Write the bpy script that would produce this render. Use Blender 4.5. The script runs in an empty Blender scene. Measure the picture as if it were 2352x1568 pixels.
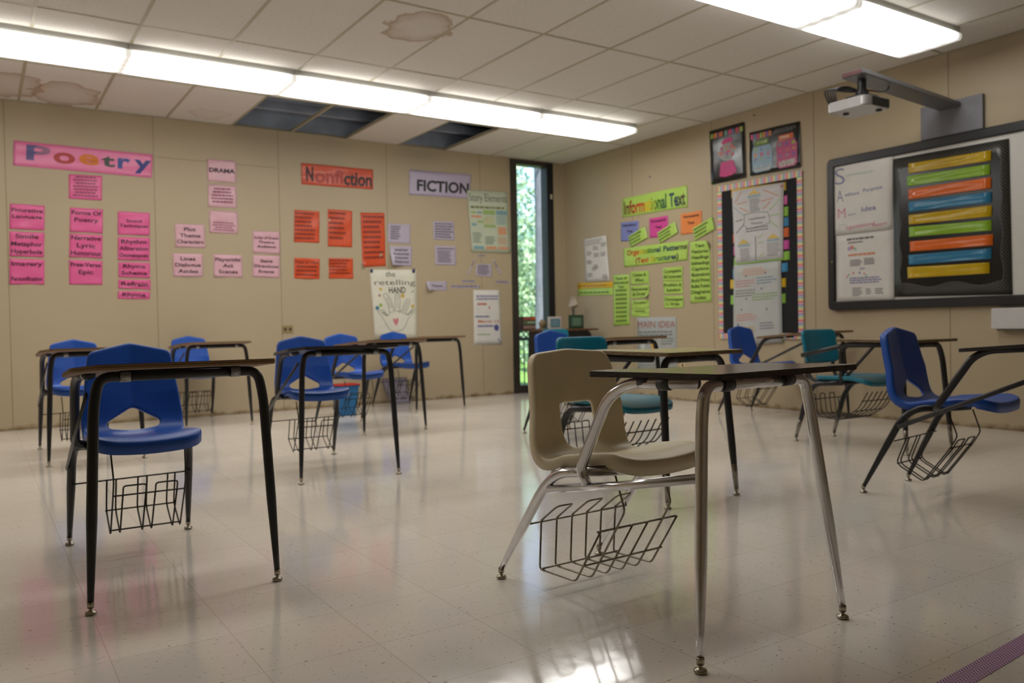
import bpy, bmesh, math, random
from mathutils import Vector, Matrix
random.seed(7)
R_ = math.radians
S = bpy.context.scene
COL = S.collection
PI = math.pi

# ------------------------------------------------------------------ camera
CAM = Vector((-6.36433611, -8.41297609, 0.84337654))
YAW, PIT, ROL, FPX = R_(33.28186848), R_(-1.13189909), R_(-1.06206855), 1875.238
H = 2.9015                                  # ceiling height
_F = Vector((math.sin(YAW)*math.cos(PIT), math.cos(YAW)*math.cos(PIT), math.sin(PIT)))
_R0 = Vector((math.cos(YAW), -math.sin(YAW), 0)); _U0 = _R0.cross(_F)
_R = math.cos(ROL)*_R0 + math.sin(ROL)*_U0
_U = -math.sin(ROL)*_R0 + math.cos(ROL)*_U0
def ray(px, py): return _F + _R*((px-1176)/FPX) + _U*((784-py)/FPX)
def on_y(px, py, y=0.0):
    d = ray(px, py); return CAM + d*((y-CAM.y)/d.y)
def on_x(px, py, x=0.0):
    d = ray(px, py); return CAM + d*((x-CAM.x)/d.x)
def on_z(px, py, z=0.0):
    d = ray(px, py); return CAM + d*((z-CAM.z)/d.z)

cam = bpy.data.cameras.new('camera'); co = bpy.data.objects.new('camera', cam); COL.objects.link(co)
m3 = Matrix((( _R.x, _U.x, -_F.x), (_R.y, _U.y, -_F.y), (_R.z, _U.z, -_F.z)))
co.matrix_world = Matrix.Translation(CAM) @ m3.to_4x4()
cam.sensor_width = 36.0; cam.lens = FPX/2352*36.0; cam.clip_start = .05; cam.clip_end = 200
cam.dof.use_dof = True; cam.dof.focus_distance = 2.15; cam.dof.aperture_fstop = 3.9
S.camera = co

# ------------------------------------------------------------------ materials
def lin(c):
    c = c/255.0
    return c/12.92 if c <= .04045 else ((c+.055)/1.055)**2.4
def rgb(r, g, b): return (lin(r), lin(g), lin(b), 1)
MATS = {}
def new_mat(name):
    m = bpy.data.materials.new(name); m.use_nodes = True
    nt = m.node_tree; b = nt.nodes['Principled BSDF']
    return m, nt, b
def nd(nt, t, **k):
    n = nt.nodes.new(t)
    for a, v in k.items(): setattr(n, a, v)
    return n
def mat(name, col, rough=.5, metal=0.0, noise=0.0, nscale=20.0, bump=0.0, bscale=60.0, coat=0.0, spec=None, trans=0.0):
    if name in MATS: return MATS[name]
    m, nt, b = new_mat(name)
    b.inputs['Base Color'].default_value = col
    b.inputs['Roughness'].default_value = rough
    b.inputs['Metallic'].default_value = metal
    if spec is not None: b.inputs['Specular IOR Level'].default_value = spec
    if coat: b.inputs['Coat Weight'].default_value = coat; b.inputs['Coat Roughness'].default_value = .12
    if trans: b.inputs['Transmission Weight'].default_value = trans
    tc = nd(nt, 'ShaderNodeTexCoord')
    if noise:
        n = nd(nt, 'ShaderNodeTexNoise'); n.inputs['Scale'].default_value = nscale; n.inputs['Detail'].default_value = 4
        nt.links.new(tc.outputs['Object'], n.inputs['Vector'])
        r = nd(nt, 'ShaderNodeValToRGB')
        r.color_ramp.elements[0].position = .3; r.color_ramp.elements[1].position = .7
        r.color_ramp.elements[0].color = tuple(c*(1-noise) for c in col[:3])+(1,)
        r.color_ramp.elements[1].color = tuple(min(1, c*(1+noise*.6)) for c in col[:3])+(1,)
        nt.links.new(n.outputs['Fac'], r.inputs['Fac']); nt.links.new(r.outputs['Color'], b.inputs['Base Color'])
    if bump:
        n2 = nd(nt, 'ShaderNodeTexNoise'); n2.inputs['Scale'].default_value = bscale; n2.inputs['Detail'].default_value = 3
        nt.links.new(tc.outputs['Object'], n2.inputs['Vector'])
        bp = nd(nt, 'ShaderNodeBump'); bp.inputs['Strength'].default_value = bump; bp.inputs['Distance'].default_value = .01
        nt.links.new(n2.outputs['Fac'], bp.inputs['Height']); nt.links.new(bp.outputs['Normal'], b.inputs['Normal'])
    MATS[name] = m
    return m
def paper_mat(r, g, b_, lam=True):
    """laminated or plain paper of one colour"""
    key = 'paper_%d_%d_%d_%d' % (r, g, b_, lam)
    if key in MATS: return MATS[key]
    m = mat(key, rgb(r, g, b_), rough=.32 if lam else .8, noise=.04, nscale=9, bump=.25 if lam else .1, bscale=11)
    return m
def ink(r, g, b_):
    return mat('ink_%d_%d_%d' % (r, g, b_), rgb(r, g, b_), rough=.5, noise=.05)
def emit(name, col, s):
    m, nt, b = new_mat(name)
    b.inputs['Base Color'].default_value = (.8, .8, .8, 1)
    b.inputs['Emission Color'].default_value = col; b.inputs['Emission Strength'].default_value = s
    return m

M_black = mat('black_powder_coat', rgb(26, 26, 28), .38, noise=.15, nscale=40)
M_chrome = mat('chrome', rgb(226, 226, 230), .15, 1.0, noise=.06, nscale=30)
M_nickel = mat('dull_nickel', rgb(150, 145, 136), .32, 1.0, noise=.2, nscale=60)
M_glide = mat('worn_steel_glide', rgb(176, 168, 150), .25, 1.0, noise=.25, nscale=80)
M_steel = mat('zinc_clamp', rgb(150, 150, 150), .4, .85, noise=.25, nscale=120)
M_grey = mat('grey_plastic_clamp', rgb(70, 70, 72), .45, noise=.2, nscale=80)
M_blue = mat('blue_polypropylene', rgb(16, 77, 168), .36, noise=.06, nscale=8, bump=.12, bscale=500)
M_beige = mat('beige_polypropylene', rgb(216, 202, 168), .36, noise=.07, nscale=7, bump=.1, bscale=500)
M_teal = mat('teal_polypropylene', rgb(0, 112, 136), .34, noise=.1, nscale=9, bump=.1, bscale=400)
M_wire = mat('dark_wire', rgb(52, 46, 36), .4, .6, noise=.2, nscale=90)
M_wirec = mat('bright_wire', rgb(150, 143, 130), .28, 1.0, noise=.25, nscale=40)

def wood_mat(name, a, b2, rough=.3):
    m, nt, b = new_mat(name)
    tc = nd(nt, 'ShaderNodeTexCoord'); mp = nd(nt, 'ShaderNodeMapping'); mp.inputs['Scale'].default_value = (3, 40, 40)
    n = nd(nt, 'ShaderNodeTexNoise'); n.inputs['Scale'].default_value = 2.2; n.inputs['Detail'].default_value = 8; n.inputs['Distortion'].default_value = 1.2
    r = nd(nt, 'ShaderNodeValToRGB'); r.color_ramp.elements[0].color = a; r.color_ramp.elements[1].color = b2
    r.color_ramp.elements[0].position = .35; r.color_ramp.elements[1].position = .65
    nt.links.new(tc.outputs['Object'], mp.inputs['Vector']); nt.links.new(mp.outputs['Vector'], n.inputs['Vector'])
    nt.links.new(n.outputs['Fac'], r.inputs['Fac']); nt.links.new(r.outputs['Color'], b.inputs['Base Color'])
    b.inputs['Roughness'].default_value = rough
    return m
M_top_brown = wood_mat('brown_wood_laminate', rgb(96, 66, 40), rgb(140, 100, 62))
M_top_dark = wood_mat('dark_walnut_laminate', rgb(84, 64, 50), rgb(118, 94, 74), .22)
M_top_pale = wood_mat('pale_olive_laminate', rgb(150, 138, 100), rgb(176, 162, 122))
M_top_black = wood_mat('charcoal_laminate', rgb(36, 34, 34), rgb(48, 45, 44))
def ply_edge(name, a, b2):
    m, nt, b = new_mat(name)
    tc = nd(nt, 'ShaderNodeTexCoord'); mp = nd(nt, 'ShaderNodeMapping'); mp.inputs['Scale'].default_value = (30, 30, 420)
    n = nd(nt, 'ShaderNodeTexNoise'); n.inputs['Scale'].default_value = 1; n.inputs['Detail'].default_value = 5
    r = nd(nt, 'ShaderNodeValToRGB'); r.color_ramp.elements[0].color = a; r.color_ramp.elements[1].color = b2
    r.color_ramp.elements[0].position = .4; r.color_ramp.elements[1].position = .6
    nt.links.new(tc.outputs['Object'], mp.inputs['Vector']); nt.links.new(mp.outputs['Vector'], n.inputs['Vector'])
    nt.links.new(n.outputs['Fac'], r.inputs['Fac']); nt.links.new(r.outputs['Color'], b.inputs['Base Color'])
    b.inputs['Roughness'].default_value = .7
    return m
M_edge_brown = ply_edge('raw_plywood_edge', rgb(78, 54, 34), rgb(176, 136, 90))
def two_ply():
    m, nt, b = new_mat('two_layer_board_edge')
    tc = nd(nt, 'ShaderNodeTexCoord'); sx = nd(nt, 'ShaderNodeSeparateXYZ'); nt.links.new(tc.outputs['Object'], sx.inputs[0])
    ma = nd(nt, 'ShaderNodeMath', operation='MULTIPLY_ADD'); ma.inputs[1].default_value = -.08; nt.links.new(sx.outputs['Y'], ma.inputs[0]); nt.links.new(sx.outputs['Z'], ma.inputs[2])
    n0 = nd(nt, 'ShaderNodeTexNoise'); n0.inputs['Scale'].default_value = 40; nt.links.new(tc.outputs['Object'], n0.inputs['Vector'])
    m1 = nd(nt, 'ShaderNodeMath', operation='MULTIPLY_ADD'); m1.inputs[1].default_value = .003; nt.links.new(n0.outputs['Fac'], m1.inputs[0]); nt.links.new(ma.outputs[0], m1.inputs[2])
    mr = nd(nt, 'ShaderNodeMapRange'); mr.inputs['From Min'].default_value = .7302; mr.inputs['From Max'].default_value = .7467; nt.links.new(m1.outputs[0], mr.inputs['Value'])
    r = nd(nt, 'ShaderNodeValToRGB'); e = r.color_ramp.elements
    e[0].position = 0; e[0].color = rgb(150, 116, 78); e[1].position = 1; e[1].color = rgb(134, 100, 66)
    for p_, c in ((.42, (140, 106, 70)), (.5, (58, 42, 28)), (.58, (66, 48, 32)), (.66, (146, 110, 72)), (.88, (130, 98, 64)), (.94, (70, 52, 36))): q = e.new(p_); q.color = rgb(*c)
    n = nd(nt, 'ShaderNodeTexNoise'); n.inputs['Scale'].default_value = 260; n.inputs['Detail'].default_value = 4; nt.links.new(tc.outputs['Object'], n.inputs['Vector'])
    mx = nd(nt, 'ShaderNodeMix', data_type='RGBA', blend_type='MULTIPLY'); mx.inputs['Factor'].default_value = .6
    nt.links.new(mr.outputs[0], r.inputs['Fac']); nt.links.new(r.outputs['Color'], mx.inputs[6]); nt.links.new(n.outputs['Color'], mx.inputs[7])
    gm = nd(nt, 'ShaderNodeGamma'); gm.inputs['Gamma'].default_value = .8; nt.links.new(mx.outputs[2], gm.inputs['Color']); nt.links.new(gm.outputs[0], b.inputs['Base Color'])
    b.inputs['Roughness'].default_value = .75; b.inputs['Specular IOR Level'].default_value = .2
    return m
M_edge_brown = two_ply()
M_edge_dark = ply_edge('dark_worn_edge', rgb(36, 29, 25), rgb(66, 53, 43))
M_edge_pale = ply_edge('tan_worn_edge', rgb(86, 68, 46), rgb(126, 104, 72))
M_edge_black = ply_edge('black_band_edge', rgb(26, 25, 25), rgb(40, 38, 37))
M_under = mat('pinkish_backer_sheet', rgb(150, 128, 116), .8, noise=.12, nscale=30)

# ------------------------------------------------------------------ mesh helpers
def link(name, me, m=None, parent=None, smooth=False):
    o = bpy.data.objects.new(name, me); COL.objects.link(o)
    if m is not None:
        for x in (m if isinstance(m, (list, tuple)) else [m]): me.materials.append(x)
    if smooth:
        for p in me.polygons: p.use_smooth = True
    if parent: o.parent = parent
    return o
def obj(name, bm, m=None, parent=None, smooth=False, recalc=True):
    if recalc: bmesh.ops.recalc_face_normals(bm, faces=bm.faces)
    me = bpy.data.meshes.new(name); bm.to_mesh(me); bm.free()
    return link(name, me, m, parent, smooth)
def tag(o, label=None, cat=None, group=None, kind=None):
    if label: o['label'] = label
    if cat: o['category'] = cat
    if group: o['group'] = group
    if kind: o['kind'] = kind
    return o
def empty(name, loc, rz=0.0):
    o = bpy.data.objects.new(name, None); COL.objects.link(o); o.location = loc; o.rotation_euler = (0, 0, rz)
    o.empty_display_size = .1
    return o
def struct(name, bm, m, parent=None, smooth=False):
    o = obj(name, bm, m, parent, smooth)
    if parent is None: o['kind'] = 'structure'
    return o
def box(bm, x0, x1, y0, y1, z0, z1, mi=0, bev=0.0):
    vs = [bm.verts.new((x, y, z)) for z in (z0, z1) for x, y in ((x0, y0), (x1, y0), (x1, y1), (x0, y1))]
    fs = []
    for q in ((3, 2, 1, 0), (4, 5, 6, 7), (0, 1, 5, 4), (1, 2, 6, 5), (2, 3, 7, 6), (3, 0, 4, 7)):
        f = bm.faces.new([vs[i] for i in q]); f.material_index = mi; fs.append(f)
    if bev:
        es = list({e for f in fs for e in f.edges})
        bmesh.ops.bevel(bm, geom=es, offset=bev, segments=3, affect='EDGES', profile=.5)
    return vs
def prism(bm, poly, z0, z1, mi_side=0, mi_top=0, mi_bot=0):
    a = [bm.verts.new((x, y, z0)) for x, y in poly]; b = [bm.verts.new((x, y, z1)) for x, y in poly]
    n = len(poly)
    f = bm.faces.new(b); f.material_index = mi_top
    f = bm.faces.new(a[::-1]); f.material_index = mi_bot
    for i in range(n):
        f = bm.faces.new((a[i], a[(i+1) % n], b[(i+1) % n], b[i])); f.material_index = mi_side
def fillet(pts, r, n=6):
    """round the inner corners of a 3-D polyline"""
    P = [Vector(p) for p in pts]; out = [P[0]]
    for i in range(1, len(P)-1):
        a, b, c = P[i-1], P[i], P[i+1]; u = (a-b); v = (c-b)
        rr = min(r, u.length*.48, v.length*.48)
        p0 = b+u.normalized()*rr; p1 = b+v.normalized()*rr
        for k in range(n+1):
            t = k/n; out.append(p0*(1-t)**2 + b*2*t*(1-t) + p1*t*t)
    out.append(P[-1]); return out
def tube(bm, pts, r, seg=10, closed=False, cap=True, flat=1.0):
    P = [Vector(p) for p in pts]; n = len(P)
    rad = r if isinstance(r, (list, tuple)) else [r]*n
    T = []
    for i in range(n):
        if closed: t = P[(i+1) % n]-P[i-1]
        else: t = P[min(i+1, n-1)]-P[max(i-1, 0)]
        T.append(t.normalized())
    ref = Vector((0, 0, 1)) if abs(T[0].z) < .9 else Vector((1, 0, 0))
    nrm = (ref-T[0]*ref.dot(T[0])).normalized(); rings = []
    for i in range(n):
        nrm = (nrm-T[i]*nrm.dot(T[i])).normalized(); bi = T[i].cross(nrm)
        rings.append([bm.verts.new(P[i]+(nrm*math.cos(2*PI*k/seg)+bi*math.sin(2*PI*k/seg)*flat)*rad[i]) for k in range(seg)])
    m = n if closed else n-1
    for i in range(m):
        a, b = rings[i], rings[(i+1) % n]
        for k in range(seg): bm.faces.new((a[k], a[(k+1) % seg], b[(k+1) % seg], b[k]))
    if cap and not closed:
        bm.faces.new(rings[0][::-1]); bm.faces.new(rings[-1])
def lathe(bm, prof, cx=0, cy=0, cz=0, seg=20, mi=0):
    rings = []
    for r, z in prof:
        rings.append([bm.verts.new((cx+r*math.cos(2*PI*k/seg), cy+r*math.sin(2*PI*k/seg), cz+z)) for k in range(seg)])
    for a, b in zip(rings, rings[1:]):
        for k in range(seg):
            f = bm.faces.new((a[k], a[(k+1) % seg], b[(k+1) % seg], b[k])); f.material_index = mi
    f = bm.faces.new(rings[0][::-1]); f.material_index = mi
    f = bm.faces.new(rings[-1]); f.material_index = mi
def round_poly(pts, radii, n=6):
    out = []; m = len(pts)
    for i in range(m):
        a, b, c = Vector(pts[i-1]), Vector(pts[i]), Vector(pts[(i+1) % m]); r = radii[i] if isinstance(radii, (list, tuple)) else radii
        if r <= 0: out.append(tuple(b)); continue
        u, v = a-b, c-b; r = min(r, u.length*.48, v.length*.48)
        p0 = b+u.normalized()*r; p1 = b+v.normalized()*r
        for k in range(n+1):
            t = k/n; q = p0*(1-t)**2+b*2*t*(1-t)+p1*t*t; out.append((q.x, q.y))
    return out
def copy_tree(o, parent=None):
    c = o.copy(); COL.objects.link(c)
    if parent: c.parent = parent
    for ch in list(o.children): copy_tree(ch, c)
    return c

# ------------------------------------------------------------------ room shell
def wall_mat():
    m, nt, b = new_mat('tan_painted_panel')
    tc = nd(nt, 'ShaderNodeTexCoord')
    n = nd(nt, 'ShaderNodeTexNoise'); n.inputs['Scale'].default_value = 1.3; n.inputs['Detail'].default_value = 6
    nt.links.new(tc.outputs['Object'], n.inputs['Vector'])
    r = nd(nt, 'ShaderNodeValToRGB')
    r.color_ramp.elements[0].color = rgb(172, 156, 128); r.color_ramp.elements[1].color = rgb(182, 166, 138)
    nt.links.new(n.outputs['Fac'], r.inputs['Fac'])
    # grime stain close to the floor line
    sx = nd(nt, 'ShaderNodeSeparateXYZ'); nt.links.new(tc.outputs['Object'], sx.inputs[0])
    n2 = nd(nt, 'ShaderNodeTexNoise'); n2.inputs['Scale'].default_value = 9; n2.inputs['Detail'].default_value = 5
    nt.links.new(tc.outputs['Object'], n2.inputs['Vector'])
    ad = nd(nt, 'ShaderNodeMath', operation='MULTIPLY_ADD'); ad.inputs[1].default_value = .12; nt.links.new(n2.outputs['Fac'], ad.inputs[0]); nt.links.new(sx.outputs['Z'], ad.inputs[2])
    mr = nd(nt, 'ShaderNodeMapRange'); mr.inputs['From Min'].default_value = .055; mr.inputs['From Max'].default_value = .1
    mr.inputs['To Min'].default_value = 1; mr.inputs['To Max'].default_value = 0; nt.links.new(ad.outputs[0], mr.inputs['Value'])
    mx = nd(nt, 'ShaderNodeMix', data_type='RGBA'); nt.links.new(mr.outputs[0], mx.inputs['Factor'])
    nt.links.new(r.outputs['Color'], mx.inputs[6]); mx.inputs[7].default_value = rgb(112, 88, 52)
    nt.links.new(mx.outputs[2], b.inputs['Base Color'])
    b.inputs['Roughness'].default_value = .42; b.inputs['Specular IOR Level'].default_value = .35
    n3 = nd(nt, 'ShaderNodeTexNoise'); n3.inputs['Scale'].default_value = 90
    nt.links.new(tc.outputs['Object'], n3.inputs['Vector'])
    bp = nd(nt, 'ShaderNodeBump'); bp.inputs['Strength'].default_value = .08; bp.inputs['Distance'].default_value = .005
    nt.links.new(n3.outputs['Fac'], bp.inputs['Height']); nt.links.new(bp.outputs['Normal'], b.inputs['Normal'])
    return m
M_wall = wall_mat()
M_seam = mat('panel_seam_shadow_gap', rgb(132, 116, 90), .8, noise=.1)

def floor_mat():
    m, nt, b = new_mat('waxed_vinyl_tile')
    tc = nd(nt, 'ShaderNodeTexCoord')
    # tile to tile tone
    br = nd(nt, 'ShaderNodeTexBrick'); br.offset = 0.0; br.squash = 1.0
    br.inputs['Scale'].default_value = 1.0; br.inputs['Brick Width'].default_value = .3048; br.inputs['Row Height'].default_value = .3048
    br.inputs['Mortar Size'].default_value = .0011; br.inputs['Mortar Smooth'].default_value = .2
    br.inputs['Color1'].default_value = rgb(228, 220, 209); br.inputs['Color2'].default_value = rgb(224, 215, 203)
    br.inputs['Mortar'].default_value = rgb(192, 181, 166)
    nt.links.new(tc.outputs['Object'], br.inputs['Vector'])
    # elongated chips
    mp = nd(nt, 'ShaderNodeMapping'); mp.inputs['Scale'].default_value = (1.0, 2.2, 1); mp.inputs['Rotation'].default_value = (0, 0, .5)
    nt.links.new(tc.outputs['Object'], mp.inputs['Vector'])
    vo = nd(nt, 'ShaderNodeTexNoise'); vo.inputs['Scale'].default_value = 60; vo.inputs['Detail'].default_value = 2
    nt.links.new(mp.outputs['Vector'], vo.inputs['Vector'])
    cr = nd(nt, 'ShaderNodeValToRGB'); cr.color_ramp.elements[0].position = .665; cr.color_ramp.elements[1].position = .70
    cr.color_ramp.elements[0].color = (0, 0, 0, 1); cr.color_ramp.elements[1].color = (1, 1, 1, 1)
    nt.links.new(vo.outputs['Fac'], cr.inputs['Fac'])
    mx = nd(nt, 'ShaderNodeMix', data_type='RGBA'); nt.links.new(cr.outputs['Color'], mx.inputs['Factor'])
    nt.links.new(br.outputs['Color'], mx.inputs[6]); mx.inputs[7].default_value = rgb(158, 144, 126)
    vo2 = nd(nt, 'ShaderNodeTexNoise'); vo2.inputs['Scale'].default_value = 30; vo2.inputs['Detail'].default_value = 2
    nt.links.new(mp.outputs['Vector'], vo2.inputs['Vector'])
    cr2 = nd(nt, 'ShaderNodeValToRGB'); cr2.color_ramp.elements[0].position = .68; cr2.color_ramp.elements[1].position = .74
    cr2.color_ramp.elements[0].color = (0, 0, 0, 1); cr2.color_ramp.elements[1].color = (1, 1, 1, 1)
    nt.links.new(vo2.outputs['Fac'], cr2.inputs['Fac'])
    mx2 = nd(nt, 'ShaderNodeMix', data_type='RGBA'); nt.links.new(cr2.outputs['Color'], mx2.inputs['Factor'])
    nt.links.new(mx.outputs[2], mx2.inputs[6]); mx2.inputs[7].default_value = rgb(226, 216, 202)
    nt.links.new(mx2.outputs[2], b.inputs['Base Color'])
    # worn wax
    n3 = nd(nt, 'ShaderNodeTexNoise'); n3.inputs['Scale'].default_value = 2.1; n3.inputs['Detail'].default_value = 5
    nt.links.new(tc.outputs['Object'], n3.inputs['Vector'])
    mr = nd(nt, 'ShaderNodeMapRange'); mr.inputs['From Min'].default_value = .3; mr.inputs['From Max'].default_value = .75
    mr.inputs['To Min'].default_value = .075; mr.inputs['To Max'].default_value = .15
    nt.links.new(n3.outputs['Fac'], mr.inputs['Value']); nt.links.new(mr.outputs[0], b.inputs['Roughness'])
    n4 = nd(nt, 'ShaderNodeTexNoise'); n4.inputs['Scale'].default_value = 7; n4.inputs['Detail'].default_value = 2
    nt.links.new(tc.outputs['Object'], n4.inputs['Vector'])
    bp = nd(nt, 'ShaderNodeBump'); bp.inputs['Strength'].default_value = .06; bp.inputs['Distance'].default_value = .01
    nt.links.new(n4.outputs['Fac'], bp.inputs['Height']); nt.links.new(bp.outputs['Normal'], b.inputs['Normal'])
    b.inputs['Specular IOR Level'].default_value = .62
    return m

X0, Y0 = -9.2, -11.2       # left wall, front wall behind the camera
bm = bmesh.new(); box(bm, X0, 0, Y0, 0, -.1, 0); struct('floor', bm, floor_mat())
WX0, WX1 = -.828, -.182    # window opening in the back wall
bm = bmesh.new()
box(bm, X0-.2, WX0, 0, .2, -.1, H+.3); box(bm, WX1, .2, 0, .2, -.1, H+.3); box(bm, WX0, WX1, 0, .2, H-.008, H+.3)
struct('wall_back', bm, M_wall)
bm = bmesh.new(); box(bm, 0, .2, Y0-.2, 0, -.1, H+.3); struct('wall_right', bm, M_wall)
bm = bmesh.new(); box(bm, X0-.2, X0, Y0-.2, 0, -.1, H+.3); struct('wall_left', bm, M_wall)
bm = bmesh.new(); box(bm, X0, 0, Y0-.2, Y0, -.1, H+.3); struct('wall_front', bm, M_wall)
# seams between the four-foot panels
bm = bmesh.new()
for x in (-8.56, -7.34, -6.11, -4.9, -3.698, -2.48, -1.26): box(bm, x-.0022, x+.0022, -.0016, .002, .0, H-.01)
struct('trim_1', bm, M_seam)
bm = bmesh.new()
for y in (-1.3, -2.52, -3.74, -4.96, -6.18, -7.4): box(bm, -.0016, .002, y-.0022, y+.0022, .0, H-.01)
struct('trim_2', bm, M_seam)
# horizontal joint high on the third panel of the back wall
bm = bmesh.new(); box(bm, -4.88, -3.71, -.0016, .002, 2.515, 2.519); struct('trim_3', bm, M_seam)

# ceiling: lay-in tiles with three missing
YC, YB = -1.226, -2.4693
PX = .5095; TX = .6096
xs = [0.0, -PX]
while xs[-1] > X0: xs.append(max(X0, xs[-1]-TX))
ys = [0.0, YC]
while ys[-1] > Y0: ys.append(max(Y0, ys[-1]-1.232))
def ceil_mat():
    m, nt, b = new_mat('mineral_fibre_tile')
    tc = nd(nt, 'ShaderNodeTexCoord')
    base = rgb(226, 221, 214)
    n = nd(nt, 'ShaderNodeTexNoise'); n.inputs['Scale'].default_value = 130; n.inputs['Detail'].default_value = 3
    nt.links.new(tc.outputs['Object'], n.inputs['Vector'])
    cr = nd(nt, 'ShaderNodeValToRGB'); cr.color_ramp.elements[0].position = .3; cr.color_ramp.elements[1].position = .5
    cr.color_ramp.elements[0].color = rgb(200, 194, 186); cr.color_ramp.elements[1].color = base
    nt.links.new(n.outputs['Fac'], cr.inputs['Fac'])
    # brown water rings, each its own warped ellipse
    nz = nd(nt, 'ShaderNodeTexNoise'); nz.inputs['Scale'].default_value = 5.5; nz.inputs['Detail'].default_value = 7
    nt.links.new(tc.outputs['Object'], nz.inputs['Vector'])
    sb = nd(nt, 'ShaderNodeVectorMath', operation='SUBTRACT'); sb.inputs[1].default_value = (.5, .5, .5); nt.links.new(nz.outputs['Color'], sb.inputs[0])
    sc = nd(nt, 'ShaderNodeVectorMath', operation='SCALE'); sc.inputs['Scale'].default_value = .3; nt.links.new(sb.outputs[0], sc.inputs[0])
    av = nd(nt, 'ShaderNodeVectorMath', operation='ADD'); nt.links.new(tc.outputs['Object'], av.inputs[0]); nt.links.new(sc.outputs[0], av.inputs[1])
    prev = cr.outputs['Color']
    for (cx, cy, ax, ay, st) in STAINS:
        s1 = nd(nt, 'ShaderNodeVectorMath', operation='SUBTRACT'); s1.inputs[1].default_value = (cx, cy, H); nt.links.new(av.outputs[0], s1.inputs[0])
        s2 = nd(nt, 'ShaderNodeVectorMath', operation='MULTIPLY'); s2.inputs[1].default_value = (1/ax, 1/ay, 0); nt.links.new(s1.outputs[0], s2.inputs[0])
        ln = nd(nt, 'ShaderNodeVectorMath', operation='LENGTH'); nt.links.new(s2.outputs[0], ln.inputs[0])
        rp = nd(nt, 'ShaderNodeValToRGB')
        e = rp.color_ramp.elements; e[0].position = .0; e[0].color = (.12*st,)*3+(1,); e[1].position = 1.0; e[1].color = (0, 0, 0, 1)
        for p_, v_ in ((.55, .22*st), (.80, .45*st), (.92, .85*st), (.97, .6*st)):
            q = e.new(p_); q.color = (v_, v_, v_, 1)
        nt.links.new(ln.outputs['Value'], rp.inputs['Fac'])
        mx = nd(nt, 'ShaderNodeMix', data_type='RGBA'); nt.links.new(rp.outputs['Color'], mx.inputs['Factor'])
        nt.links.new(prev, mx.inputs[6]); mx.inputs[7].default_value = rgb(158, 122, 80); prev = mx.outputs[2]
    nt.links.new(prev, b.inputs['Base Color']); b.inputs['Roughness'].default_value = .95
    b.inputs['Specular IOR Level'].default_value = .1
    return m
STAINS = []
for (px, py, ax, ay, st) in ((962, 62, .24, .3, .75), (150, 218, .28, .4, .7), (20, 195, .25, .4, .75), (480, 262, .2, .2, .22)):
    p = on_z(px, py, H); STAINS.append((p.x, p.y, ax, ay, st))
M_ceil = ceil_mat()
HOLES = {(6, 0), (5, 0), (3, 0)}
bm = bmesh.new()
for i in range(len(xs)-1):
    for j in range(len(ys)-1):
        if (i, j) in HOLES: continue
        x1, x0 = xs[i], xs[i+1]; y1, y0 = ys[j], ys[j+1]
        dz = [random.uniform(-.002, .001) for _ in range(4)]
        vs = []
        for k, (x, y) in enumerate(((x0+.004, y0+.004), (x1-.004, y0+.004), (x1-.004, y1-.004), (x0+.004, y1-.004))):
            vs.append(bm.verts.new((x, y, H+dz[k])))
        us = [bm.verts.new((v.co.x, v.co.y, H+.016)) for v in vs]
        bm.faces.new(vs); bm.faces.new(us[::-1])
        for k in range(4): bm.faces.new((vs[k], us[k], us[(k+1) % 4], vs[(k+1) % 4]))
struct('ceiling', bm, M_ceil)
M_tbar = mat('yellowed_ceiling_tee', rgb(176, 168, 142), .5, noise=.08)
bm = bmesh.new()
for x in xs[1:-1]: box(bm, x-.011, x+.011, Y0, 0, H-.003, H+.001); box(bm, x-.002, x+.002, Y0, 0, H+.001, H+.03)
for y in ys[1:-1]: box(bm, X0, 0, y-.011, y+.011, H-.0035, H+.001); box(bm, X0, 0, y-.002, y+.002, H+.001, H+.03)
struct('trim_4', bm, M_tbar)
bm = bmesh.new(); box(bm, X0-.2, .2, Y0-.2, .2, H+.3, H+.45)
M_deck = mat('blue_grey_roof_deck', rgb(150, 160, 176), .9, noise=.25, nscale=3)
struct('trim_5', bm, M_deck)
# ceiling-void joist seen through the gaps
bm = bmesh.new()
for y in (-.35, -.8): box(bm, X0, 0, y-.03, y+.03, H+.12, H+.2)
struct('trim_6', bm, M_deck)
bm = bmesh.new()
box(bm, X0, -.02, -.02, -.004, H+.02, H+.3)
struct('trim_7', bm, M_deck)
# angle at the wall line
bm = bmesh.new(); box(bm, X0, WX0, -.02, -.001, H-.004, H-.001); box(bm, -.02, -.001, Y0, -.02, H-.004, H-.001)
struct('trim_8', bm, M_tbar)

# ------------------------------------------------------------------ window, railing, outdoors
M_bronze = mat('dark_bronze_frame', rgb(70, 64, 58), .45, .4, noise=.15)
M_bronze_r = mat('black_frame_face', rgb(32, 32, 35), .5, .2, noise=.1)
GX0, GX1, GZ0, GZ1 = -.738, -.28, .095, 2.835
win = empty('window_1', ((WX0+WX1)/2, .04, 0)); win['kind'] = 'structure'
def wpart(name, bm, m): 
    o = obj(name, bm, m, win); o.matrix_parent_inverse = Matrix.Translation(win.location).inverted(); return o
bm = bmesh.new()
box(bm, WX0, GX0, -.015, .12, 0, H-.012); box(bm, GX0, GX1, -.012, .12, 0, GZ0); box(bm, GX0, GX1, -.012, .12, GZ1, H-.012)
wpart('frame', bm, M_bronze)
bm = bmesh.new(); box(bm, GX1, WX1, -.015, .12, 0, H-.012); wpart('frame_post', bm, M_bronze_r)
m, nt, b = new_mat('clear_glass')
b.inputs['Transmission Weight'].default_value = 1; b.inputs['Roughness'].default_value = .0; b.inputs['IOR'].default_value = 1.45
b.inputs['Base Color'].default_value = (.96, .98, .98, 1)
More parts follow.
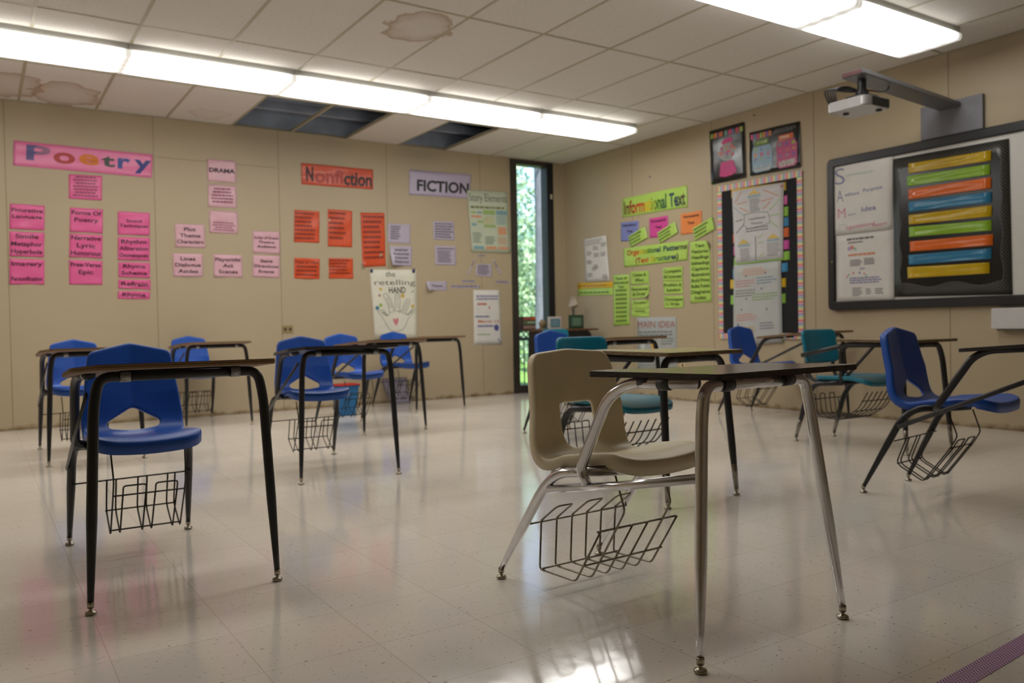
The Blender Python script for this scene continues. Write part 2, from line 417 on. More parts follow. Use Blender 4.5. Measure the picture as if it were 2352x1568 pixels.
bm = bmesh.new(); box(bm, GX0-.01, GX1+.01, .05, .054, GZ0-.01, GZ1+.01); wpart('pane', bm, m)
# little catch on the dark post
bm = bmesh.new(); p = on_y(1266, 452, -.02); box(bm, p.x-.012, p.x+.012, -.03, -.0151, p.z-.03, p.z+.03, bev=.004)
wpart('catch', bm, mat('ivory_plastic', rgb(206, 194, 168), .4, noise=.05))

M_iron = mat('black_iron', rgb(22, 22, 24), .5, .3, noise=.1)
rl = empty('railing', (-.5, .75, -.08)); tag(rl, 'black iron railing with rings, outside the tall narrow window', 'railing')
ri = Matrix.Translation(rl.location).inverted()
def rpart(name, bm):
    o = obj(name, bm, M_iron, rl, True); o.matrix_parent_inverse = ri; return o
p = on_y(1203, 778, .75); zr = p.z; xr = p.x
bm = bmesh.new(); box(bm, -1.9, .3, .735, .765, zr-.02, zr+.02); rpart('rail', bm)
bm = bmesh.new(); box(bm, -1.9, .3, .73, .77, zr+.1, zr+.135); rpart('rail', bm)
for k in range(-8, 14):
    bm = bmesh.new(); x = xr+k*.078
    if x > .3: break
    tube(bm, [(x, .75, -.08), (x, .75, zr)], .0085, 8); rpart('bar', bm)
    bm = bmesh.new(); tube(bm, [(x+.039+.033*math.cos(a*PI/8), .75, zr+.06+.036*math.sin(a*PI/8)) for a in range(16)], .007, 6, closed=True); rpart('ring', bm)

bm = bmesh.new(); box(bm, -60, 60, .2, 90, -.3, -.08)
m_grass = mat('lawn', rgb(104, 142, 60), .9, noise=.35, nscale=3)
struct('ground', bm, m_grass)
# tree trunk close to the glass
TY = 4.2
tr = empty('tree', (on_y(1250, 700, TY).x, TY, -.1)); tag(tr, 'pale grey tree trunk standing right outside the tall narrow window', 'tree')
def bark_mat():
    m, nt, b = new_mat('pale_bark')
    tc = nd(nt, 'ShaderNodeTexCoord'); mp = nd(nt, 'ShaderNodeMapping'); mp.inputs['Scale'].default_value = (9, 9, 2.2)
    n = nd(nt, 'ShaderNodeTexNoise'); n.inputs['Scale'].default_value = 2; n.inputs['Detail'].default_value = 6
    nt.links.new(tc.outputs['Object'], mp.inputs['Vector']); nt.links.new(mp.outputs['Vector'], n.inputs['Vector'])
    r = nd(nt, 'ShaderNodeValToRGB'); r.color_ramp.elements[0].color = rgb(66, 68, 76); r.color_ramp.elements[1].color = rgb(128, 130, 142)
    nt.links.new(n.outputs['Fac'], r.inputs['Fac']); nt.links.new(r.outputs['Color'], b.inputs['Base Color'])
    b.inputs['Roughness'].default_value = .9
    bp = nd(nt, 'ShaderNodeBump'); bp.inputs['Strength'].default_value = .5; nt.links.new(n.outputs['Fac'], bp.inputs['Height']); nt.links.new(bp.outputs['Normal'], b.inputs['Normal'])
    return m
bm = bmesh.new(); pts = []; rad = []
for k in range(14):
    t = k/13; z = t*5.6
    pts.append((.03*math.sin(t*5)-.02*t, .03*math.cos(t*4), z)); rad.append(.20-.07*t+.07*math.exp(-t*14))
tube(bm, pts, rad, 16); obj('trunk', bm, bark_mat(), tr, True)
bm = bmesh.new()
for (a, z, L) in ((.4, 4.2, 2.2), (2.4, 4.6, 2.0), (4.1, 4.9, 1.8), (5.3, 5.2, 1.9)):
    tube(bm, [(0, 0, z), (math.cos(a)*L*.5, math.sin(a)*L*.5, z+.6), (math.cos(a)*L, math.sin(a)*L, z+1.0)], [.07, .045, .02], 8)
obj('branches', bm, MATS.get('x') or bark_mat(), tr, True)
def leaf_mat(name, c1, c2):
    m, nt, b = new_mat(name)
    oi = nd(nt, 'ShaderNodeTexCoord'); n = nd(nt, 'ShaderNodeTexNoise'); n.inputs['Scale'].default_value = 2.5
    nt.links.new(oi.outputs['Object'], n.inputs['Vector'])
    r = nd(nt, 'ShaderNodeValToRGB'); r.color_ramp.elements[0].color = c1; r.color_ramp.elements[1].color = c2
    r.color_ramp.elements[0].position = .35; r.color_ramp.elements[1].position = .65
    nt.links.new(n.outputs['Fac'], r.inputs['Fac']); nt.links.new(r.outputs['Color'], b.inputs['Base Color'])
    b.inputs['Roughness'].default_value = .35
    tl = nd(nt, 'ShaderNodeBsdfTranslucent'); nt.links.new(r.outputs['Color'], tl.inputs['Color'])
    mx = nd(nt, 'ShaderNodeMixShader'); mx.inputs['Fac'].default_value = .35
    nt.links.new(b.outputs[0], mx.inputs[1]); nt.links.new(tl.outputs[0], mx.inputs[2])
    nt.links.new(mx.outputs[0], nt.nodes['Material Output'].inputs['Surface'])
    return m
M_leafA = leaf_mat('leaf_bright', rgb(84, 122, 84), rgb(206, 226, 190))
M_leafB = leaf_mat('leaf_deep', rgb(72, 112, 100), rgb(170, 204, 186))
def leaves(bm, n, fn, s):
    for _ in range(n):
        c = Vector(fn()); a = Vector((random.gauss(0, 1), random.gauss(0, 1), random.gauss(0, 1))).normalized()
        b_ = a.orthogonal().normalized(); d = a.cross(b_); k = s*random.uniform(.7, 1.4)
        vs = [bm.verts.new(c+b_*k*u+d*k*v*.55) for u, v in ((-1, 0), (-.2, 1), (1, 0), (-.2, -1))]
        bm.faces.new(vs)
def ball(c, r, sq=1.0):
    def f():
        while True:
            v = Vector((random.uniform(-1, 1), random.uniform(-1, 1), random.uniform(-1, 1)))
            if .25 < v.length < 1: return (c[0]+v.x*r, c[1]+v.y*r, c[2]+v.z*r*sq)
    return f
bm = bmesh.new(); leaves(bm, 900, ball((0, 0, 5.9), 2.4, .55), .09); obj('crown', bm, M_leafA, tr, recalc=False)
q1 = on_y(1210, 560, 11.0)
for k, (dx, dy, mt, rr, n, ht, lab) in enumerate(((-1.6, 0, M_leafA, 2.9, 6500, 2.7, 'leafy green tree seen through the left half of the tall window'),
                                    (2.4, 9.5, M_leafB, 4.6, 9000, 4.6, 'darker leafy tree furthest back behind the tall narrow window'),)):
    t2 = empty('tree', (q1.x+dx, q1.y+dy, -.1)); tag(t2, lab, 'tree')
    bm = bmesh.new(); tube(bm, [(0, 0, 0), (.05, 0, ht*.5), (0, .05, ht)], [.16, .12, .08], 10); obj('trunk', bm, bark_mat(), t2, True)
    bm = bmesh.new()
    for (cx, cy, cz, r2) in ((0, 0, ht, rr), (-rr*.6, .3, ht*.6, rr*.6), (rr*.6, -.2, ht*.65, rr*.6)):
        leaves(bm, int(n*r2/rr/1.6), ball((cx, cy, cz), r2), .085 if k == 0 else .13)
    obj('crown', bm, mt, t2, recalc=False)
sh = empty('hedge', (q1.x, q1.y-3.0, -.1)); tag(sh, 'low sunlit green hedge outside, seen through the railing', 'hedge')
bm = bmesh.new(); leaves(bm, 1800, lambda: (random.uniform(-3, 3), random.uniform(-.5, .5), random.uniform(0, .75)), .06); obj('foliage', bm, M_leafA, sh, recalc=False)

# ------------------------------------------------------------------ light fittings
def lens_mat(LENS_W):
    m, nt, b = new_mat('lit_prismatic_lens')
    tc = nd(nt, 'ShaderNodeTexCoord'); sx = nd(nt, 'ShaderNodeSeparateXYZ'); nt.links.new(tc.outputs['Object'], sx.inputs[0])
    # brighter bands over the tubes, dimmer toward the ends
    wv = nd(nt, 'ShaderNodeMath', operation='MULTIPLY'); wv.inputs[1].default_value = 2*PI/.115; nt.links.new(sx.outputs['Y'], wv.inputs[0])
    cs = nd(nt, 'ShaderNodeMath', operation='COSINE'); nt.links.new(wv.outputs[0], cs.inputs[0])
    ma = nd(nt, 'ShaderNodeMath', operation='MULTIPLY_ADD'); ma.inputs[1].default_value = -.22; ma.inputs[2].default_value = .9; nt.links.new(cs.outputs[0], ma.inputs[0])
    ab = nd(nt, 'ShaderNodeMath', operation='ABSOLUTE'); nt.links.new(sx.outputs['X'], ab.inputs[0])
    mr = nd(nt, 'ShaderNodeMapRange'); mr.inputs['From Min'].default_value = .44; mr.inputs['From Max'].default_value = .588; mr.inputs['To Min'].default_value = 1; mr.inputs['To Max'].default_value = .055
    nt.links.new(ab.outputs[0], mr.inputs['Value'])
    mu = nd(nt, 'ShaderNodeMath', operation='MULTIPLY'); nt.links.new(ma.outputs[0], mu.inputs[0]); nt.links.new(mr.outputs[0], mu.inputs[1])
    m2 = nd(nt, 'ShaderNodeMath', operation='MULTIPLY'); m2.inputs[1].default_value = LENS_W; nt.links.new(mu.outputs[0], m2.inputs[0])
    b.inputs['Emission Color'].default_value = (1.0, .985, .955, 1)
    nt.links.new(m2.outputs[0], b.inputs['Emission Strength'])
    b.inputs['Base Color'].default_value = (.7, .7, .68, 1); b.inputs['Roughness'].default_value = .3
    return m
M_lens = lens_mat(12.3); M_lens2 = lens_mat(6.2); M_house = mat('white_enamel_housing', rgb(170, 168, 160), .5, noise=.05)
M_band = emit('lit_lens_band', (1, .95, .8, 1), .55)
def light_proto():
    t = empty('ceiling_light', (0, 0, 0))
    bm = bmesh.new(); box(bm, -.598, .598, -.228, .228, -.052, 0); obj('housing', bm, M_house, t)
    bm = bmesh.new(); L = .594
    prof = [(-.235, -.048), (-.236, -.074), (-.226, -.092), (-.1, -.096), (.1, -.096), (.226, -.092), (.236, -.074), (.235, -.048)]
    a = [bm.verts.new((-L, y, z)) for y, z in prof]; c = [bm.verts.new((L, y, z)) for y, z in prof]
    for k in range(len(prof)-1): bm.faces.new((a[k], a[k+1], c[k+1], c[k]))
    bm.faces.new(a[::-1]); bm.faces.new(c)
    obj('lens', bm, M_lens, t)
    for s in (-1, 1):
        bm = bmesh.new()
        pe = [(y*1.012, z-.0015) for y, z in prof]
        aa = [bm.verts.new((s*.592, y, z)) for y, z in pe]; cc = [bm.verts.new((s*.600, y, z)) for y, z in pe]
        for k in range(len(pe)-1): bm.faces.new((aa[k], aa[k+1], cc[k+1], cc[k]))
        obj('end_band', bm, M_band, t)
    return t
lp = light_proto()
ROW1 = ['nearest the tall window', 'second from the tall window', 'third from the tall window', 'fourth from the tall window', 'fifth from the tall window', 'farthest from the tall window']
ROW2 = ['nearest the whiteboard', 'second from the whiteboard', 'third from the whiteboard', 'fourth from the whiteboard', 'fifth from the whiteboard']
first = True
for k, w in enumerate(ROW1):
    o = lp if first else copy_tree(lp); first = False
    o.location = (-1.205-1.2*k, -1.825, H-.001)
    tag(o, 'lit fluorescent fixture in the back wall row, '+w, 'ceiling light', 'lights in the row along the back wall')
for k, w in enumerate(ROW2):
    o = copy_tree(lp); o.location = (-1.07-1.2*k, -5.075, H-.001)
    lens = [c for c in o.children if c.name.startswith('lens')][0]
    if k == 0: me2 = lens.data.copy(); me2.materials.clear(); me2.materials.append(M_lens2)
    lens.data = me2
    tag(o, 'lit fluorescent fixture in the row over the desks, '+w, 'ceiling light', 'lights in the row over the desks')

# ------------------------------------------------------------------ student desks
def seat_profile(pts, r):
    P = fillet([(0, y, z) for y, z in pts], r, 8)
    P = [(p.y, p.z) for p in P]; s = [0.0]
    for a, b in zip(P, P[1:]): s.append(s[-1]+math.hypot(b[0]-a[0], b[1]-a[1]))
    def ev(v):
        v = max(-.02, min(v, s[-1]+.03)); k = 0
        while k < len(s)-2 and s[k+1] < v: k += 1
        t = (v-s[k])/max(1e-9, s[k+1]-s[k]); a, b = P[k], P[k+1]
        return a[0]+(b[0]-a[0])*t, a[1]+(b[1]-a[1])*t
    def evn(v):
        (y0, z0), (y1, z1) = ev(v-.012), ev(v+.012); L = math.hypot(y1-y0, z1-z0) or 1
        ty, tz = (y1-y0)/L, (z1-z0)/L
        return tz, -ty          # normal, up on the seat and forward on the back
    zm = min(range(len(P)), key=lambda i: P[i][1])
    def v_back(z):
        for k in range(zm, len(P)-1):
            if P[k][1] <= z <= P[k+1][1]: return s[k]+(s[k+1]-s[k])*(z-P[k][1])/max(1e-9, P[k+1][1]-P[k][1])
        return s[-1]+(z-P[-1][1])
    def v_seat(y):
        for k in range(len(P)-1):
            if P[k+1][0] <= y <= P[k][0]: return s[k]+(s[k+1]-s[k])*(P[k][0]-y)/max(1e-9, P[k][0]-P[k+1][0])
        return 0.0
    return ev, evn, v_back, v_seat, s[-1]
def resample(poly, n):
    L = [0.0]; m = len(poly)
    for i in range(m): L.append(L[-1]+math.dist(poly[i], poly[(i+1) % m]))
    out = []; k = 0
    for j in range(n):
        d = L[-1]*j/n
        while L[k+1] < d: k += 1
        t = (d-L[k])/max(1e-9, L[k+1]-L[k]); a, b = poly[k], poly[(k+1) % m]
        out.append((a[0]+(b[0]-a[0])*t, a[1]+(b[1]-a[1])*t))
    return out
def cast(poly, c, d):
    best = None; m = len(poly)
    for i in range(m):
        a, b = poly[i], poly[(i+1) % m]; ex, ey = b[0]-a[0], b[1]-a[1]
        den = d[0]*ey-d[1]*ex
        if abs(den) < 1e-12: continue
        t = ((a[0]-c[0])*ey-(a[1]-c[1])*ex)/den; u = ((a[0]-c[0])*d[1]-(a[1]-c[1])*d[0])/den
        if t > 0 and -1e-9 <= u <= 1+1e-9 and (best is None or t < best): best = t
    return best
def shell_mesh(name, outline, hole, prof, cx, shape, flange=.03, N=168, RINGS=26):
    ev, evn, _, _, _ = prof
    hc = (sum(p[0] for p in hole)/len(hole), sum(p[1] for p in hole)/len(hole))
    out = resample(outline, N); bm = bmesh.new()
    def P3(u, v, off=0.0):
        y, z = ev(v); ny, nz = evn(v); off += shape(u, v)
        return (cx+u, y+ny*off, z+nz*off)
    rings = [[] for _ in range(RINGS+1)]; hp = []
    for p in out:
        d = (p[0]-hc[0], p[1]-hc[1]); L = math.hypot(*d); d = (d[0]/L, d[1]/L)
        t = cast(hole, hc, d); h = (hc[0]+d[0]*t, hc[1]+d[1]*t); hp.append(h)
        for k in range(RINGS+1):
            w = (k/RINGS)
            rings[k].append(bm.verts.new(P3(h[0]+(p[0]-h[0])*w, h[1]+(p[1]-h[1])*w)))
    def stitch(a, b):
        for i in range(N): bm.faces.new((a[i], a[(i+1) % N], b[(i+1) % N], b[i]))
    for k in range(RINGS): stitch(rings[k], rings[k+1])
    # outward normals in the flat pattern
    def outn(poly, i, s=1):
        a, b = poly[i-2], poly[(i+2) % N]; tx, ty = b[0]-a[0], b[1]-a[1]; L = math.hypot(tx, ty) or 1
        return s*ty/L, -s*tx/L
    area = sum(out[i][0]*out[(i+1) % N][1]-out[(i+1) % N][0]*out[i][1] for i in range(N)); sg = 1 if area > 0 else -1
    prev = rings[-1]
    for (o_, dn) in ((.004, -.0015), (.0075, -.006), (.009, -.014), (.008, -flange)):
        cur = []
        for i, p in enumerate(out):
            nx, ny = outn(out, i, sg); f = dn*(1.25 if p[1] < .06 else 1.0)
            u, v = p[0]+nx*o_, p[1]+ny*o_
            cur.append(bm.verts.new(P3(u, v, f)))
        stitch(prev, cur); prev = cur
    prev = rings[0]
    for (o_, dn) in ((.002, -.001), (.004, -.005), (.004, -.014)):
        cur = []
        for i, p in enumerate(hp):
            dx, dy = p[0]-hc[0], p[1]-hc[1]; L = math.hypot(dx, dy) or 1
            cur.append(bm.verts.new(P3(p[0]-dx/L*o_, p[1]-dy/L*o_, dn)))
        for i in range(N): bm.faces.new((cur[i], cur[(i+1) % N], prev[(i+1) % N], prev[i]))
        prev = cur
    bmesh.ops.recalc_face_normals(bm, faces=bm.faces)
    geo = bmesh.ops.solidify(bm, geom=list(bm.faces), thickness=.0035)
    bmesh.ops.recalc_face_normals(bm, faces=bm.faces)
    me = bpy.data.meshes.new(name); bm.to_mesh(me); bm.free()
    return me
def sym(half):
    return half + [(-x, y) for x, y in half[::-1] if abs(x) > 1e-6]

def glide(parent, x, y, r=.017):
    bm = bmesh.new()
    lathe(bm, [(.006, .0), (r*.82, .0), (r, .004), (r*.92, .0085), (r*.45, .012), (.005, .015), (.005, .02), (.0098, .0205), (.0105, .036), (.0095, .0375)], x, y, 0, 18)
    obj('glide', bm, M_glide, parent, True)
def leg_tube(parent, pts, m, r=.0155, tip=.0092, taper=.25, name='leg', seg=14, sleeve=None):
    """pts run from the foot upward; the lowest stretch tapers"""
    f = Vector(pts[0]); P = [Vector(p) for p in pts]
    out = []; rad = []
    d = (P[1]-P[0])
    L = d.length
    for t in (0, .25, .5, .75, 1.0):
        out.append(P[0]+d*(min(taper, L*.9)/L)*t); rad.append(tip+(r-tip)*t)
    rest = fillet([out[-1]]+P[1:], .07, 7)[1:]
    out += rest; rad += [r]*len(rest)
    bm = bmesh.new(); tube(bm, out, rad, seg)
    o = obj(name, bm, m, parent, True)
    if sleeve:
        bm = bmesh.new(); k = sleeve/L
        tube(bm, [P[0], P[0]+d*k*.5, P[0]+d*k], [tip+.0012, tip+.004, tip+(r-tip)*.55+.001], seg)
        obj('nickel_tip', bm, M_nickel, o, True)
    glide(o, P[0].x, P[0].y)
    return o
def clamp(parent, p0, p1, r, m, w=.03):
    """strap clamp around a tube, closed at the top against the desk underside"""
    c = (Vector(p0)+Vector(p1))*.5; d = (Vector(p1)-Vector(p0)).normalized()
    bm = bmesh.new(); tube(bm, [c-d*w*.5, c+d*w*.5], r+.0022, 14); obj('clamp', bm, m, parent, True)
def top_mesh(parent, poly, z_front, y_front, slope, th, mats, chips=0):
    """desktop polygon sheared along y so the front sits higher"""
    bm = bmesh.new(); prism(bm, poly, -th, 0, 1, 0, 2)
    bmesh.ops.recalc_face_normals(bm, faces=bm.faces)
    es = [e for e in bm.edges if len(e.link_faces) == 2 and {f.material_index for f in e.link_faces} in ({0, 1}, {1, 2})]
    bmesh.ops.bevel(bm, geom=es, offset=.0018, segments=2, affect='EDGES', material=1)
    for v in bm.verts: v.co.z += z_front+(v.co.y-y_front)*slope
    return obj('desktop', bm, list(mats), parent)

# ---- blue V-back desk
V_PROF = seat_profile([(-.392, .466), (-.45, .471), (-.60, .458), (-.805, .440), (-.865, .62), (-.898, .805)], .085)
def v_outline():
    vb, vs = V_PROF[2], V_PROF[3]
    half = [(.0, .0), (.125, .002), (.158, .018), (.176, .055), (.178, vs(-.56)), (.174, vs(-.68)), (.176, vb(.475)), (.178, vb(.50)), (.160, vb(.64)), (.146, vb(.745)), (.138, vb(.760)), (.0, vb(.795))]
    return round_poly(sym(half), [.0 if i in () else .012 for i in range(len(sym(half)))], 4)
def v_hole():
    vb = V_PROF[2]
    return round_poly([(0, vb(.552)), (.106, vb(.490)), (.09, vb(.467)), (.0, vb(.458)), (-.09, vb(.467)), (-.106, vb(.490))], [.022, .02, .03, .03, .03, .02], 6)
def v_shape(u, v):
    vb = V_PROF[2]; k = max(0, min(1, (v-vb(.47))/.14))
    seat = max(0, min(1, (vb(.45)-v)/.1))
    return k*(abs(u)*.16) + seat*(.012*(u/.17)**2) - (.006*max(0, .05-v)/.05*seat)
ME_VSHELL = shell_mesh('seat_shell', v_outline(), v_hole(), V_PROF, .046, v_shape, flange=.037)
def basket_v(parent, m, r=.0032):
    t = bmesh.new()
    RT, RB, B1, BM, FR, FT = (-.80, .270), (-.846, .150), (-.832, .130), (-.722, .070), (-.60, .238), (-.566, .298)
    ws = [.150, .117, .038, .005, -.072, -.100]
    for i, x in enumerate(ws):
        pts = [(x, *RT), (x, *RB), (x, *B1), (x, *BM), (x, *FR)]
        if i in (0, 5): pts += [(x, *FT), (x+(.004 if i == 0 else -.004), -.602, .40)]
        tube(t, fillet(pts, .015, 3), r, 6)
    for a, b in ((1, 2), (3, 4)):
        xa, xb = ws[a], ws[b]
        tube(t, fillet([(xa, *FR), (xa, -.578, .276), (xb, -.578, .276), (xb, *FR)], .012, 3), r, 6)
    tube(t, [(.268, -.80, .266), (-.165, -.80, .272)], r, 6)
    tube(t, [(.155, -.842, .141), (-.105, -.842, .141)], r, 6)
    tube(t, [(.152, -.712, .088), (-.102, -.712, .088)], r, 6)
    tube(t, [(.152, -.602, .238), (-.102, -.602, .238)], r, 6)
    obj('book_basket', t, m, parent, True)
V_POLY = round_poly([(-.278, .06), (.25, .06), (.312, -.10), (.312, -.50), (.17, -.52), (.10, -.36), (-.262, -.33)], [.02, .02, .03, .04, .05, .06, .05], 5)
def make_v(mats_top):
    t = empty('student_desk', (0, 0, 0))
    sl = .08
    top_mesh(t, V_POLY, .750, .06, sl, .0165, mats_top)
    r = .0158; zc = .7085
    leg_tube(t, [(.280, .0, .03), (.255, -.028, .62), (.238, -.03, zc), (.16, -.03, zc)], M_black, r)
    leg_tube(t, [(-.280, .0, .03), (-.255, -.028, .62), (-.238, -.03, zc), (-.16, -.03, zc)], M_black, r)
    bm = bmesh.new(); tube(bm, [(.17, -.03, zc), (-.17, -.03, zc)], r*.995, 14); obj('crossbar', bm, M_black, t, True)
    bm = bmesh.new(); box(bm, -.15, .15, -.075, -.05, zc-.012, zc+.016); obj('top_bracket', bm, M_black, t)
    leg_tube(t, [(.275, -.95, .03), (.27, -.765, .372), (.262, -.70, .425), (.20, -.58, .432), (.13, -.52, .436)], M_black, r)
    leg_tube(t, [(-.171, -.945, .03), (-.150, -.775, .365), (-.135, -.70, .425), (-.10, -.56, .434), (.0, -.52, .438)], M_black, r)
    bm = bmesh.new(); tube(bm, fillet([(.232, -.63, .432), (.27, -.60, .447), (.275, -.45, .665), (.268, -.39, .698), (.250, -.16, .7125)], .06, 7), r, 14)
    obj('side_arm', bm, M_black, t, True)
    bm = bmesh.new(); tube(bm, [(.288, -.775, .335), (.283, -.45, .478), (.272, -.045, .655)], .0105, 10, flat=.45); obj('brace', bm, mat('worn_grey_brace', rgb(62, 62, 64), .4, .3, noise=.2, nscale=50), t, True)
    bm = bmesh.new(); box(bm, -.12, .2, -.70, -.50, .437, .441, bev=.001); obj('seat_plate', bm, M_black, t)
    link('seat_shell', ME_VSHELL, None, t, True)
    basket_v(t, M_wire)
    for x in (.165, -.165): clamp(t, (x+.01, -.03, zc), (x-.01, -.03, zc), r, M_steel)
    clamp(t, (.257, -.25, .7085), (.254, -.20, .7115), r, M_steel)
    return t
ME_VSHELL.materials.append(M_blue)
for p_ in ME_VSHELL.polygons: p_.use_smooth = True
TB = (M_top_brown, M_edge_brown, M_under)
DESK_V = [
    (-5.818, -5.684, -91.2, 'brown', 'student desk with blue seat and brown plywood top, nearest on the left of the room'),
    (-5.718, -2.48, -90.0, 'brown', 'student desk with blue seat at far left, partly hidden behind the nearest left desk'),
    (-4.60, -1.05, -89.0, 'brown', 'student desk with blue seat against the back wall below the pale pink drama cards'),
    (-4.628, -4.105, -95.0, 'black', 'student desk with blue seat and black-edged top, in front of the blue waste bin desk'),
    (-3.56, -2.415, -86.3, 'brown', 'student desk with blue seat standing right in front of the blue waste bin'),
    (-2.492, -1.2, -86.8, 'brown', 'student desk with blue seat against the back wall below the hand drawing poster'),
    (-2.50, -4.086, -88.0, 'brown', 'student desk with blue seat behind the teal desk, in front of the corner table'),
    (-.43, -4.172, -89.0, 'brown', 'student desk with blue seat standing in front of the black bulletin board'),
    (-2.42, -6.962, -84.6, 'black', 'student desk with blue seat cut by the right edge of the photo, under the whiteboard')]
protoV = make_v(TB); protoK = None; made = 0
for (x, y, a, kind, lab) in DESK_V:
    if kind == 'brown':
        o = protoV if made == 0 else copy_tree(protoV); made += 1
    else:
        o = copy_tree(protoV)
        ch = [c for c in o.children if c.name.startswith('desktop')][0]
        if protoK is None:
            me = ch.data.copy(); me.materials.clear()
            for mm in (M_top_black, M_edge_black, M_under): me.materials.append(mm)
            protoK = me
        ch.data = protoK
    o.location = (x, y, 0); o.rotation_euler = (0, 0, R_(a-90))
    tag(o, lab, 'desk', 'blue-seated student desks')

# ---- chrome desk with the beige seat
B_PROF = seat_profile([(-.335, .462), (-.39, .466), (-.52, .446), (-.705, .415), (-.742, .58), (-.782, .770)], .085)
def b_outline():
    vb, vs = B_PROF[2], B_PROF[3]
    half = [(.0, .0), (.12, .002), (.155, .02), (.172, .07), (.188, vs(-.50)), (.186, vs(-.61)), (.188, vb(.455)), (.184, vb(.50)), (.172, vb(.62)), (.158, vb(.715)), (.142, vb(.743)), (.0, vb(.757))]
    s = sym(half)
    rr = []
    for (x, y) in s: rr.append(.03 if y > vb(.70) and abs(x) > .1 else .02)
    return round_poly(s, rr, 5)
def b_hole():
    vb = B_PROF[2]
    return round_poly([(.074, vb(.592)), (.078, vb(.50)), (.062, vb(.445)), (-.062, vb(.445)), (-.078, vb(.50)), (-.074, vb(.592))], [.022, .03, .03, .03, .03, .022], 6)
def b_shape(u, v):
    vb = B_PROF[2]; k = max(0, min(1, (v-vb(.44))/.14)); seat = max(0, min(1, (vb(.43)-v)/.1))
    return k*(.022*(u/.17)**2) + seat*(.014*(u/.18)**2) - (.010*max(0, .05-v)/.05*seat)
ME_B = shell_mesh('seat_shell', b_outline(), b_hole(), B_PROF, .052, b_shape, flange=.036)
def make_chrome():
    t = empty('student_desk', (0, 0, 0)); m = M_chrome; r = .0158
    poly = round_poly([(-.335, .03), (.250, .03), (.292, -.40), (.17, -.43), (.10, -.32), (-.32, -.30)], [.012, .012, .015, .05, .06, .03], 5)
    top_mesh(t, poly, .717, .03, .012, .0155, (M_top_dark, M_edge_dark, M_under))
    zc = .681
    leg_tube(t, [(.294, 0, .03), (.214, -.056, .60), (.196, -.06, zc), (.12, -.06, zc)], m, r, taper=.24)
    leg_tube(t, [(-.294, 0, .03), (-.232, -.056, .60), (-.214, -.06, zc), (-.14, -.06, zc)], m, r, taper=.24)
    bm = bmesh.new(); tube(bm, [(.13, -.06, zc), (-.15, -.06, zc)], r*.995, 14); obj('crossbar', bm, m, t, True)
    leg_tube(t, [(.252, -.905, .03), (.262, -.655, .340), (.262, -.575, .400), (.255, -.47, .415), (.16, -.38, .424)], m, r, taper=.2)
    leg_tube(t, [(-.185, -.91, .03), (-.172, -.665, .340), (-.165, -.575, .402), (-.13, -.47, .415), (.0, -.38, .424)], m, r, taper=.2)
    bm = bmesh.new(); tube(bm, [(.268, -.615, .345), (.262, -.30, .402), (.232, -.045, .455)], [.0125, .0125, .0125], 12); obj('lower_bar', bm, m, t, True)
    bm = bmesh.new(); tube(bm, fillet([(.266, -.442, .385), (.272, -.462, .428), (.268, -.345, .640), (.258, -.27, .682), (.235, -.05, .692)], .06, 8), r, 14)
    obj('side_arm', bm, m, t, True)
    bm = bmesh.new(); prism(bm, round_poly([(.27, -.58), (.27, -.42), (.10, -.36), (-.12, -.36), (-.16, -.58)], .04, 4), .412, .418); obj('seat_plate', bm, M_nickel, t)
    link('seat_shell', ME_B, None, t, True)
    # wire basket
    b = bmesh.new(); rw = .0034
    ws = [.2, .136, .072, .008, -.056, -.12]
    RT, RB, BM, FR = (-.748, .215), (-.76, .055), (-.578, .060), (-.462, .234)
    for i, x in enumerate(ws):
        pts = [(x, *RT), (x, *RB), (x, *BM), (x, *FR)]
        if i in (1, 4): pts += [(x, -.425, .292), (x, -.475, .42)]
        tube(b, fillet(pts, .014, 3), rw, 6)
    for a in (0, 2, 4):
        xa, xb = ws[a], ws[a+1]
        tube(b, fillet([(xa, *RT), (xa-.01, -.675, .272), (xb-.01, -.675, .272), (xb, *RT)], .012, 3), rw, 6)
    tube(b, [(.255, -.745, .212), (-.17, -.745, .212)], rw, 6)
    tube(b, [(.205, -.47, .232), (-.125, -.47, .232)], rw, 6)
    tube(b, [(.205, -.535, .118), (-.125, -.535, .118)], rw, 6)
    tube(b, [(.205, -.74, .062), (-.125, -.74, .062)], rw, 6)
    obj('book_basket', b, M_wirec, t, True)
    for x in (.115, -.135): clamp(t, (x+.012, -.06, zc), (x-.012, -.06, zc), r, M_grey, .036)
    for y in (-.215, -.145): clamp(t, (.252, y-.01, .6865), (.249, y+.01, .6875), r, M_grey, .034)
    return t
ME_B.materials.append(M_beige)
for p_ in ME_B.polygons: p_.use_smooth = True
o = make_chrome(); o.location = (-4.635, -7.015, 0); o.rotation_euler = (0, 0, R_(-88.0-90))
tag(o, 'chrome framed student desk with beige seat and dark worn top in the right foreground', 'desk')

